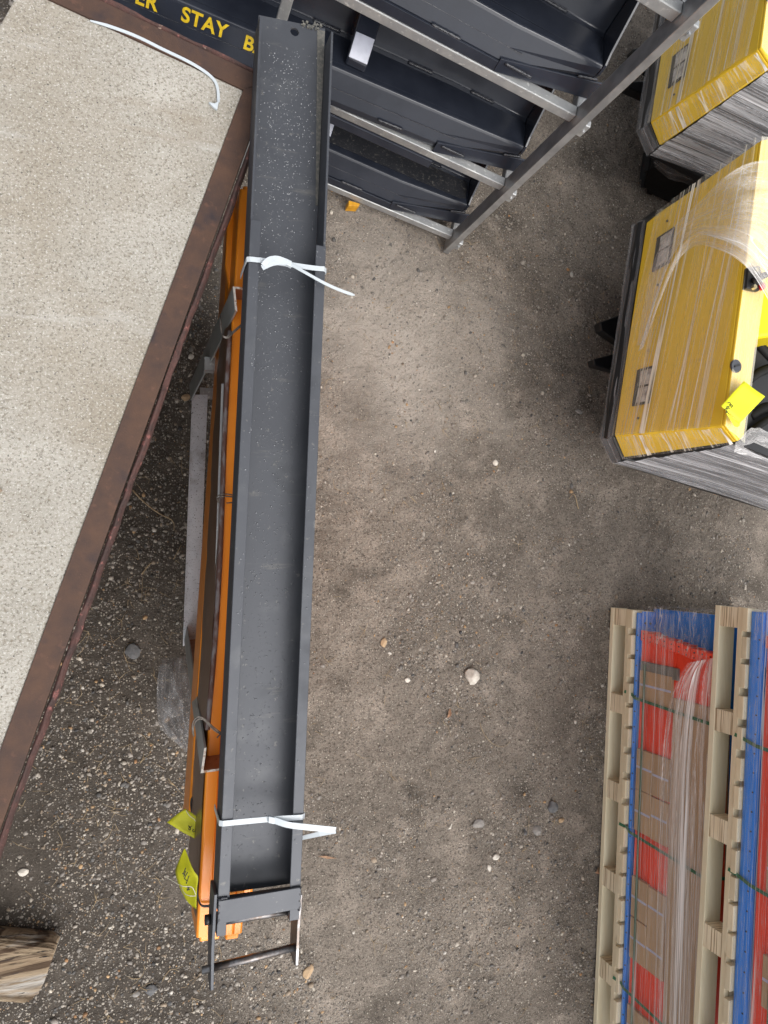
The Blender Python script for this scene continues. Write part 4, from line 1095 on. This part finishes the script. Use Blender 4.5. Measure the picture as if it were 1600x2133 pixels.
# white film bunch over the side, trailing to the right
s0 = [P(1532, 922, 1.07), P(1560, 896, 1.07), P(1592, 896, 1.05), P(1650, 930, 1.03)]; s1_ = [P(1530, 940, 1.04), P(1560, 946, 1.01), P(1600, 965, .99), P(1660, 990, .97)]
film('film_drape', lambda u, v: poly_at(s0, v).lerp(poly_at(s1_, v), u), 20, 30, .008, -lv, 'film_drape', mach, (5, 5), 63)
# loose flap hanging under the far machine
f0 = [P(1364, 322, .45), P(1385, 335, .44), P(1420, 345, .45), P(1452, 350, .46), P(1490, 352, .48)]; f1 = [P(1368, 350, .34), P(1392, 372, .33), P(1424, 380, .33), P(1440, 386, .33), P(1470, 366, .38)]
film('film_flap', lambda u, v: poly_at(f0, v).lerp(poly_at(f1, v), u), 20, 24, .01, -fv, 'film_grey', mach2, (4, 5), 64)

# yellow numbered card stuck on the nearer machine
o = thing('paper_tag', P(1545, 840, 1.085), 'bright yellow card with handwritten 293 on the loader corner', 'paper tag', 'yellow paper tags')
zc1 = 1.092
patch(quad4(P(1502, 846, zc1), P(1549, 794, zc1 + .01), P(1593, 826, zc1 + .008), P(1541, 882, zc1 + .004)), 8, 8, amp=.0015, freq=(2, 2)).build('card', 'tag_card_bright', o, smooth=True).modifiers.new('th', 'SOLIDIFY').thickness = .0006
MB().prism([P(1511, 858, zc1 - .002), P(1541, 882, zc1), P(1541, 886, zc1 - .003), P(1536, 890, zc1 - .004), P(1530, 888, zc1 - .004)], UP * .0008).build('corner_flap', 'tag_card_bright', o)
strokes(o, [[(1516, 840), (1519, 838), (1522, 839), (1522, 843), (1520, 846), (1524, 843), (1527, 844), (1526, 847), (1523, 849)],
            [(1519, 848), (1516, 846), (1514, 848), (1515, 851), (1519, 850), (1518, 848), (1520, 853)],
            [(1510, 853), (1513, 851), (1515, 853), (1513, 857), (1512, 860), (1517, 857)]], zc1 + .0065, r=.0014)

# ------------------------------------------------------------------ stacked pallets with racking bundles
def pallet(z0, label, gx0):
    """long pallet seen from its side: gx0 = pixel line of its lower front edge (top end, bottom end)"""
    A = P(*gx0[0], z0); B = P(*gx0[1], z0); d = (B - A); Lp = d.length; d.normalize(); r = Vector((-d.y, d.x, 0)); r = r if r.x > 0 else -r
    o = thing('pallet', A + d * Lp / 2 + r * .4, label, 'pallet', 'stacked wooden pallets')
    q = lambda s, x, z: A + d * s + r * x + UP * z
    def bx(name, s0, s1, x0, x1, za_, zb2, mat, bev=.0015, lab=None):
        p = MB().prism([q(s0, x0, za_), q(s1, x0, za_), q(s1, x1, za_), q(s0, x1, za_)], UP * (zb2 - za_)).build(name, mat, o, bevel=bev); return p
    bx('bottom_board', 0, Lp, 0, .085, .001, .026, 'pine_smooth'); bx('bottom_board', .003, Lp, .40, .49, .001, .026, 'pine_smooth'); bx('bottom_board', 0, Lp, .78, .87, .001, .026, 'pine_smooth')
    s = .002; k = 0
    while s < Lp - .05:
        w = .088 if k else .082
        for x0 in (.002, .40, .785): bx('block', s, s + w, x0, x0 + .082, .0265, .1135, 'ply', .001)
        s += PITCH; k += 1
    for x0 in (0, .40, .78): bx('stringer_board', 0, Lp, x0, x0 + .088, .114, .137, 'pine')
    s = .002; k = 0
    while s < Lp - .02:
        w = random.choice((.085, .088, .092)); bx('deck_board', s, s + w, -.0015 + random.uniform(-.002, .002), .87, .1375, .161, 'pine'); s += w + random.choice((.016, .022, .032)); k += 1
    return o, q, Lp, d, r


def bundle(qf, Lp, z0, ht, label, blue_h, front, seed, d, r):
    """strapped shelving: blue uprights, red beams, cartons, straps, film"""
    o = thing('shelving_bundle', qf(Lp / 2, .4, z0), label, 'shelving bundle', 'shelving bundles on the pallets')
    rr = random.Random(seed)
    def q(s, x, z): return qf(s, x, z0 + z)
    def bx(name, s0, s1, x0, x1, za_, zb2, mat, bev=.0015, par=o):
        return MB().prism([q(s0, x0, za_), q(s1, x0, za_), q(s1, x1, za_), q(s0, x1, za_)], UP * (zb2 - za_)).build(name, mat, par, bevel=bev)
    # blue upright lying along the front, open channel with a row of slots
    up = MB().loft([[q(.012, front, .002), q(.012, front - .004, blue_h * .35), q(.012, front, blue_h), q(.012, front + .09, blue_h), q(.012, front + .09, .002)], [q(Lp, front, .002), q(Lp, front - .004, blue_h * .35), q(Lp, front, blue_h), q(Lp, front + .09, blue_h), q(Lp, front + .09, .002)]]).build('blue_upright', 'blue_steel', o, bevel=.003)
    s = .12
    while s < Lp:
        MB().cyl(q(s, front - .0005, blue_h * .8), r, .0035, .004, 8).build('slot', 'dark_hole', up); s += .072
    # uprights standing behind, ends further out, with holes
    for k in range(5):
        xx = front + .10 + .072 * k; top_z = ht - .01 - .02 * (k % 2)
        ub = bx('blue_upright', -.012 + .012 * k, Lp, xx, xx + .066, .002, top_z, 'blue_steel', .004)
        for zz_ in (.07, .16, .25): MB().cyl(q(-.014 + .012 * k, xx + .033, zz_ if zz_ < top_z else top_z * .5), d, .006, .004, 10).build('slot', 'dark_hole', ub)
    ut = bx('blue_upright', .004, .22, front + .012, front + .095, blue_h + .001, blue_h + .010, 'blue_steel', .003)
    for xx in (.03, .06):
        MB().cyl(q(.06, front + xx, blue_h + .0105), UP, .006, .003, 10).build('slot', 'dark_hole', ut)
    # red beams stacked up in front with hooked end plates
    zz_ = blue_h + .012; k = 0; bh = .0440
    while zz_ + bh < ht - .004:
        st_ = .10 + .006 * k + rr.uniform(-.004, .004)
        rb = bx('red_beam', st_, Lp, front + .012 + .0015 * (k % 2), front + .09, zz_, zz_ + bh - .0015, 'red_steel', .002)
        ep = MB().prism([q(st_ - .004, front + .004, zz_ - .001), q(st_ + .045, front + .004, zz_ - .001), q(st_ + .045, front + .004, zz_ + bh - .004), q(st_ - .004, front + .004, zz_ + bh - .004)], r * .006).build('end_plate', 'red_steel', rb, bevel=.002)
        MB().cyl(q(st_ + .012, front + .003, zz_ + bh * .45), r, .0035, .003, 8).build('hook_hole', 'dark_hole', rb)
        MB().cyl(q(st_ + .034, front + .003, zz_ + bh * .45), r, .0026, .003, 8).build('hook_hole', 'dark_hole', rb)
        zz_ += bh; k += 1
    # cartons slipped over the lower beams
    zl, zm = blue_h + (.020 if seed == 1 else .062), blue_h + .020 + (ht - blue_h) * .44
    fx = front + .0015
    mid = (zl + zm) / 2
    spans = CART[seed]
    for s0, s1, two, tape in spans:
        rows = ((zl, mid - .0008), (mid + .0008, zm)) if two else ((zl, zm),)
        for ri, (z_a, z_b) in enumerate(rows):
            sh = rr.uniform(-.003, .003)
            cb = bx('carton', s0 + sh, s1 + sh - .0025, fx + .002 * ri - .004, front + .10, z_a, z_b, 'cardboard', .002)
            if tape:
                tm = lerp(s0, s1, .48) + rr.uniform(-.006, .006)
                MB().prism([q(tm - .005, fx + .002 * ri - .0046, z_a + .002), q(tm + .005, fx + .002 * ri - .0046, z_a + .002), q(tm + .005, fx + .002 * ri - .0046, z_b - .002), q(tm - .005, fx + .002 * ri - .0046, z_b - .002)], r * .0005).build('packing_tape', 'pack_tape', cb)
    # long carton along the upper half, grey cover at its head
    bx('carton', .37, Lp, front + .004, front + .11, zm + .006, ht - .012, 'cardboard', .003)
    bx('grey_cover', .238, .292, front - .001, front + .10, zl + .002, zm + .03, 'grey_card', .004)
    # straps: one along, the others round the front
    MB().prism([q(.25, front - .007, zl + .030), q(Lp, front - .007, zl + .030), q(Lp, front - .007, zl + .043), q(.25, front - .007, zl + .043)], r * .001).build('strap', 'green_strap', o)
    for s in STR[seed]:
        pts_ = [q(s - .01, -.006, -.03), q(s, front - .0095, .004), q(s + .012, front - .0095, blue_h), q(s + .03, front - .0095, ht - .01), q(s + .032, front + .12, ht + .003)]
        MB().ribbon(pts_, .014, .001, d).build('strap', 'green_strap', o)
    # film over the front: light streaks low, dense upper half
    film('film_wrap', quad4(q(.0, front - .016, .0), q(.0, front - .014, ht * .55), q(Lp, front - .014, ht * .55), q(Lp, front - .016, .0)), 40, 60, .003, -r, 'film_load', o, (10, 4), seed + 70)
    g0 = [q(.16, front - .008, ht), q(.25, front - .008, ht), q(.5, front - .010, ht), q(1.0, front - .010, ht), q(Lp, front - .010, ht)]
    g1 = [q(.20, front - .020, ht * .74), q(.30, front - .022, ht * .58), q(.5, front - .016, ht * .47), q(1.0, front - .016, ht * .44), q(Lp, front - .016, ht * .44)]
    film('film_wrap', lambda u, v: poly_at(g1, v).lerp(poly_at(g0, v), u), 60, 60, .006, -r, 'film_load_dense', o, (14, 3), seed + 71)
    # gathered film round the head of the load
    h0, h1 = q(-.026, front - .004, .004), q(-.026, front - .004, ht - .01); h2, h3 = q(-.03, front + .40, ht - .01), q(-.03, front + .40, .004)
    film('film_wrap', quad4(h0, h1, h2, h3), 30, 30, .004, -d, 'film_load', o, (6, 5), seed + 72)
    film('film_wrap', quad4(q(-.024, front - .010, .03), q(-.024, front - .010, ht - .02), q(.20, front - .018, ht - .02), q(.12, front - .016, .03)), 30, 20, .005, -r, 'film_load', o, (7, 4), seed + 73)
    return o


pA0, pA1 = (1272, 1265), (1232, 2210)
wB = (P(*pA1, 0) - P(*pA0, 0)).length
PITCH = (P(1258, 1637, 0) - P(1270, 1284, 0)).length / 2
STR = {1: [], 2: []}; CART = {1: [], 2: []}


def s_of(px, py, z, A, d): return (P(px, py, z) - A).dot(d)


A_ = P(*pA0, 0); d1 = (P(*pA1, 0) - A_).normalized()
for seed, zq, xs in ((1, .127, 1325), (2, .62, 1560)):
    pass
STR[1] = [s_of(1322, 1450, .20, A_, d1), s_of(1312, 1731, .20, A_, d1), s_of(1300, 2058, .20, A_, d1)]
CART[1] = [(s_of(1345, 1397, .24, A_, d1), s_of(1340, 1462, .24, A_, d1), False, True), (s_of(1336, 1562, .24, A_, d1), s_of(1330, 1648, .24, A_, d1), True, True), (s_of(1330, 1649, .24, A_, d1), s_of(1326, 1736, .24, A_, d1), True, True),
           (s_of(1318, 1833, .24, A_, d1), s_of(1314, 1918, .24, A_, d1), True, True), (s_of(1314, 1919, .24, A_, d1), s_of(1308, 2006, .24, A_, d1), True, True), (s_of(1304, 2104, .24, A_, d1), s_of(1300, 2190, .24, A_, d1), True, True)]
pal1, q1, Lp1, dd1, rr1 = pallet(0, 'bottom wooden pallet standing on the dirt under the stack', (pA0, pA1))
bundle(q1, Lp1, .1615, .480, 'lower bundle of red and blue racking with brown cartons', .020, .022, 1, dd1, rr1)
pB0, pB1 = (1490, 1260), (1437, 2260)
z2 = .645
A2 = P(*pB0, z2); d2 = (P(*pB1, z2) - A2).normalized()
STR[2] = [s_of(1545, 1545, .85, A2, d2), s_of(1530, 1835, .85, A2, d2)]
CART[2] = [(s_of(1580, 1418, .92, A2, d2), s_of(1580, 1510, .92, A2, d2), False, True), (s_of(1580, 1640, .92, A2, d2), s_of(1575, 1750, .92, A2, d2), True, True), (s_of(1575, 1752, .92, A2, d2), s_of(1570, 1862, .92, A2, d2), True, True), (s_of(1560, 1990, .92, A2, d2), s_of(1558, 2100, .92, A2, d2), True, True)]
pal2, q2, Lp2, dd2, rr2 = pallet(z2, 'upper wooden pallet resting on the lower racking bundle', (pB0, pB1))
bundle(q2, Lp2, .1615, .480, 'upper bundle of red and blue racking at the picture edge', .056, .016, 2, dd2, rr2)
# cap boards of the lower bundle that carry the upper pallet
for s in (.3, .9, 1.5):
    MB().prism([q1(s, .2, .1615 + .4805), q1(s + .08, .2, .1615 + .4805), q1(s + .08, .7, .1615 + .4805), q1(s, .7, .1615 + .4805)], UP * .0025).build('spacer_board', 'pine', pal2)

# ------------------------------------------------------------------ weathered timber, scrap film, stones, litter
rings = []
t0, t1 = P(-160, 1990, .056), P(99, 2010, .056); dx_ = (t1 - t0); Lt = dx_.length; dx_.normalize(); sy_ = Vector((-dx_.y, dx_.x, 0))
NS = 60; NP_ = 110
for k in range(NS):
    s = Lt * k / (NS - 1); ring = []
    for j in range(NP_):
        q = 2 * math.pi * j / NP_; e = 2.0 / 5.5
        xx = .098 * math.copysign(abs(math.cos(q)) ** e, math.cos(q)); zz_ = .060 * math.copysign(abs(math.sin(q)) ** e, math.sin(q))
        nse = float(vnoise(s * 1.0, q * 3.0, 2.2, 81) - .5) * .018 + float(vnoise(s * 2.0 + 9, q * 9.0, 1.5, 82) - .5) * .012 - .007 * max(0.0, float(vnoise(s * 3.0 + 3, q * 26.0, 1.0, 84)) - .68) / .32
        end = float(vnoise(q * 4, 3.3, 1, 83) - .5) * .045 * (k / (NS - 1)) ** 8 - .03 * (k / (NS - 1)) ** 6 * max(0, -math.cos(q))
        tap = 1 - .06 * max(0, (k - NS + 4) / 4)
        ring.append(t0 + dx_ * (s + end) + sy_ * (xx * tap * (1 + nse * 4)) + UP * (zz_ * tap + nse + .005))
    rings.append(ring)
lg = MB().loft(rings).build('timber', 'weathered_wood', None, loc=t0 - UP * .056, smooth=True)
tag(lg, 'weathered old timber end lying on the gravel', 'timber')

# clear film scrap on the ground
o = thing('film_scrap', P(365, 1460, 0), 'crumpled clear plastic film on the dirt beside the stand', 'plastic film')
def crumple(u, v, c1, c2, hgt, sd):
    p = poly_at(c1, v).lerp(poly_at(c2, v), u); h = float(vnoise(u * 6, v * 7, 1, sd)) * hgt * math.sin(math.pi * min(max(u, .05), .95)) + .006
    return p + UP * h
S1 = [P(338, 1372, 0), P(328, 1420, 0), P(330, 1470, 0), P(345, 1520, 0), P(388, 1566, 0)]; S2 = [P(392, 1366, 0), P(398, 1420, 0), P(400, 1470, 0), P(404, 1520, 0), P(402, 1560, 0)]
patch(lambda u, v: crumple(u, v, S1, S2, .05, 91), 50, 70).build('film_sheet', 'film_scrap', o)
S3 = [P(330, 1385, 0), P(326, 1460, 0), P(336, 1515, 0), P(380, 1555, 0)]; S4 = [P(372, 1372, 0), P(378, 1440, 0), P(384, 1500, 0), P(400, 1550, 0)]
patch(lambda u, v: crumple(u, v, S3, S4, .07, 95) + UP * .012, 40, 60).build('film_sheet', 'film_scrap', o)


def stone(px, py, wpx, hpx, mat, label, seed, ang=0, name='stone', hz=.55):
    r = random.Random(seed); bm = bmesh.new(); bmesh.ops.create_icosphere(bm, subdivisions=2, radius=1)
    c = P(px, py, 0); sx = wpx / F * H / 2; sy = hpx / F * H / 2; c.z = float(ground_h(c.x, c.y))
    pl = [(Vector((r.uniform(-1, 1), r.uniform(-1, 1), r.uniform(-.4, 1))).normalized(), r.uniform(.62, .85)) for _ in range(9)]
    for v in bm.verts:
        for n, dd in pl:
            e = v.co.dot(n) - dd
            if e > 0: v.co -= n * e
    ca_, sa_ = math.cos(ang), math.sin(ang); mb = MB()
    mb.add([c + Vector((v.co.x * sx * ca_ - v.co.y * sy * sa_, v.co.x * sx * sa_ + v.co.y * sy * ca_, v.co.z * min(sx, sy) * hz + min(sx, sy) * hz * .45)) for v in bm.verts], [tuple(x.index for x in f.verts) for f in bm.faces])
    bm.free()
    return tag(mb.build(name, mat, None, loc=c), label, 'stone', 'larger stones on the dirt')


stone(982, 1410, 40, 42, 'white_stone', 'whitish stone alone in the middle of the dirt', 1, .4, hz=.9)
stone(999, 1716, 36, 26, 'grey_stone', 'broad flat grey stone half sunk below the whitish stone', 2, .3, hz=.35)
stone(1121, 1731, 26, 28, 'grey_stone', 'pointed grey-brown stone nearest the lower pallet middle', 3, .9)
stone(1034, 1786, 20, 18, 'white_stone', 'small pale stone below the flat grey stone', 4, .2)
stone(1019, 1808, 10, 18, 'white_stone', 'slim white chip just under the small pale stone', 5, .3)
stone(1034, 963, 17, 17, 'white_stone', 'round whitish pebble high in the open dirt', 6)
stone(1170, 1710, 20, 16, 'tan_stone', 'tan pebble by the pallet above the pointed stone', 7)
stone(642, 2024, 24, 32, 'tan_stone', 'tan angular stone beside the channel pin', 8, -.5, hz=.35)
stone(800, 1339, 15, 26, 'tan_stone', 'yellowish oval stone right of the channel middle', 9, -.3)
stone(851, 1417, 14, 14, 'white_stone', 'white pebble left of the whitish stone', 10)
stone(1211, 855, 26, 14, 'grey_stone', 'grey clod beside the film-wrapped bumper', 11, -.2, hz=.4)
stone(1150, 1680, 34, 30, 'dark_stone', 'bluish grey speckled lump near the lower pallet', 12, .2, hz=.5)
stone(315, 2064, 26, 22, 'dark_stone', 'dark stone on the gravel below the yellow tags', 13, .2, hz=.5)
stone(47, 1818, 20, 15, 'white_stone', 'pale stone under the end of the rusty dock edge', 14)
stone(285, 2071, 16, 14, 'grey_stone', 'grey pebble left of the dark stone', 15)
stone(275, 1358, 32, 34, 'dark_stone', 'flat dark stone in the shaded gap by the dock', 16, .4, hz=.3)
stone(388, 826, 20, 16, 'tan_stone', 'tan stone in the gap beside the stand foot', 17, .4)
stone(398, 741, 14, 12, 'white_stone', 'light stone in the dark gap above the stand foot', 18, .4)

# litter
def litter(name, px, mat, r, label, cat, taper=True):
    pts = smooth_line([P(x, y, 0) for x, y in px], 16)
    for p in pts: p.z = float(ground_h(p.x, p.y)) + .006
    tag(MB().tube(pts, [r * (1 - .6 * i / 15) for i in range(16)] if taper else r, 6).build(name, mat, None, loc=pts[0], smooth=True), label, cat, 'twigs and stems')


litter('straw', [(1001, 1506), (1010, 1530), (1028, 1550), (1050, 1556), (1064, 1545)], 'twig', .0016, 'long curved dry stem on the dirt below the whitish stone', 'stem')
litter('straw', [(923, 1495), (928, 1508), (937, 1518), (941, 1535)], 'twig', .0013, 'short bent stem left of the long curved one', 'stem')
litter('twig', [(276, 1020), (300, 1045), (330, 1068), (360, 1085), (363, 1105)], 'twig', .0036, 'crooked twig in the shaded gap by the dock', 'twig')
litter('twig', [(296, 1196), (306, 1182), (316, 1172)], 'twig', .004, 'short straight twig in the gap below the crooked twig', 'twig')
litter('twig', [(1205, 1060), (1196, 1030), (1185, 1040)], 'twig', .003, 'pale broken twig out from the loader bumper', 'twig')
litter('twig', [(362, 1165), (370, 1150), (378, 1135)], 'twig', .0025, 'thin straw next to the long grey stand bar', 'twig')
mb = MB(); p0 = P(662, 1782, 0); p1 = P(700, 1786, 0); p0.z = p1.z = .006
mb.prism([p0, p0.lerp(p1, .4) + Vector((0, .006, 0)), p1, p0.lerp(p1, .5) - Vector((0, .006, 0))], UP * .004)
tag(mb.build('bark_chip', 'bark', None, loc=p0), 'brown sliver of bark right of the folded cable tie', 'bark chip')
def leaf(px, py, l, w, ang, mat, label):
    c = P(px, py, 0); c.z = float(ground_h(c.x, c.y)) + .008; ca_, sa_ = math.cos(ang), math.sin(ang)
    def fn(u, v):
        s = (v - .5) * l; t = (u - .5) * w * math.sin(math.pi * min(max(v, .04), .96)) ** .8
        return c + Vector((s * ca_ - t * sa_, s * sa_ + t * ca_, .006 * math.sin(v * 5) + 2.0 * abs(t) ** 1.3))
    tag(patch(fn, 7, 12).build('dry_leaf', mat, None, loc=c, smooth=True), label, 'leaf', 'dry leaves')
leaf(938, 1487, .042, .018, 1.1, 'dry_leaf', 'curled brown leaf below the whitish stone')
leaf(1247, 1815, .032, .026, .6, 'dry_leaf', 'reddish brown leaf against the lower pallet edge')
leaf(1093, 1733, .03, .018, 1.3, 'dark_stone', 'dark curled leaf beside the pointed stone')
leaf(1240, 2042, .034, .018, -.9, 'grey_stone', 'greyish leaf by the pallet near the picture bottom')
leaf(938, 1722, .03, .010, .6, 'white_stone', 'whitish curled leaf left of the flat grey stone')
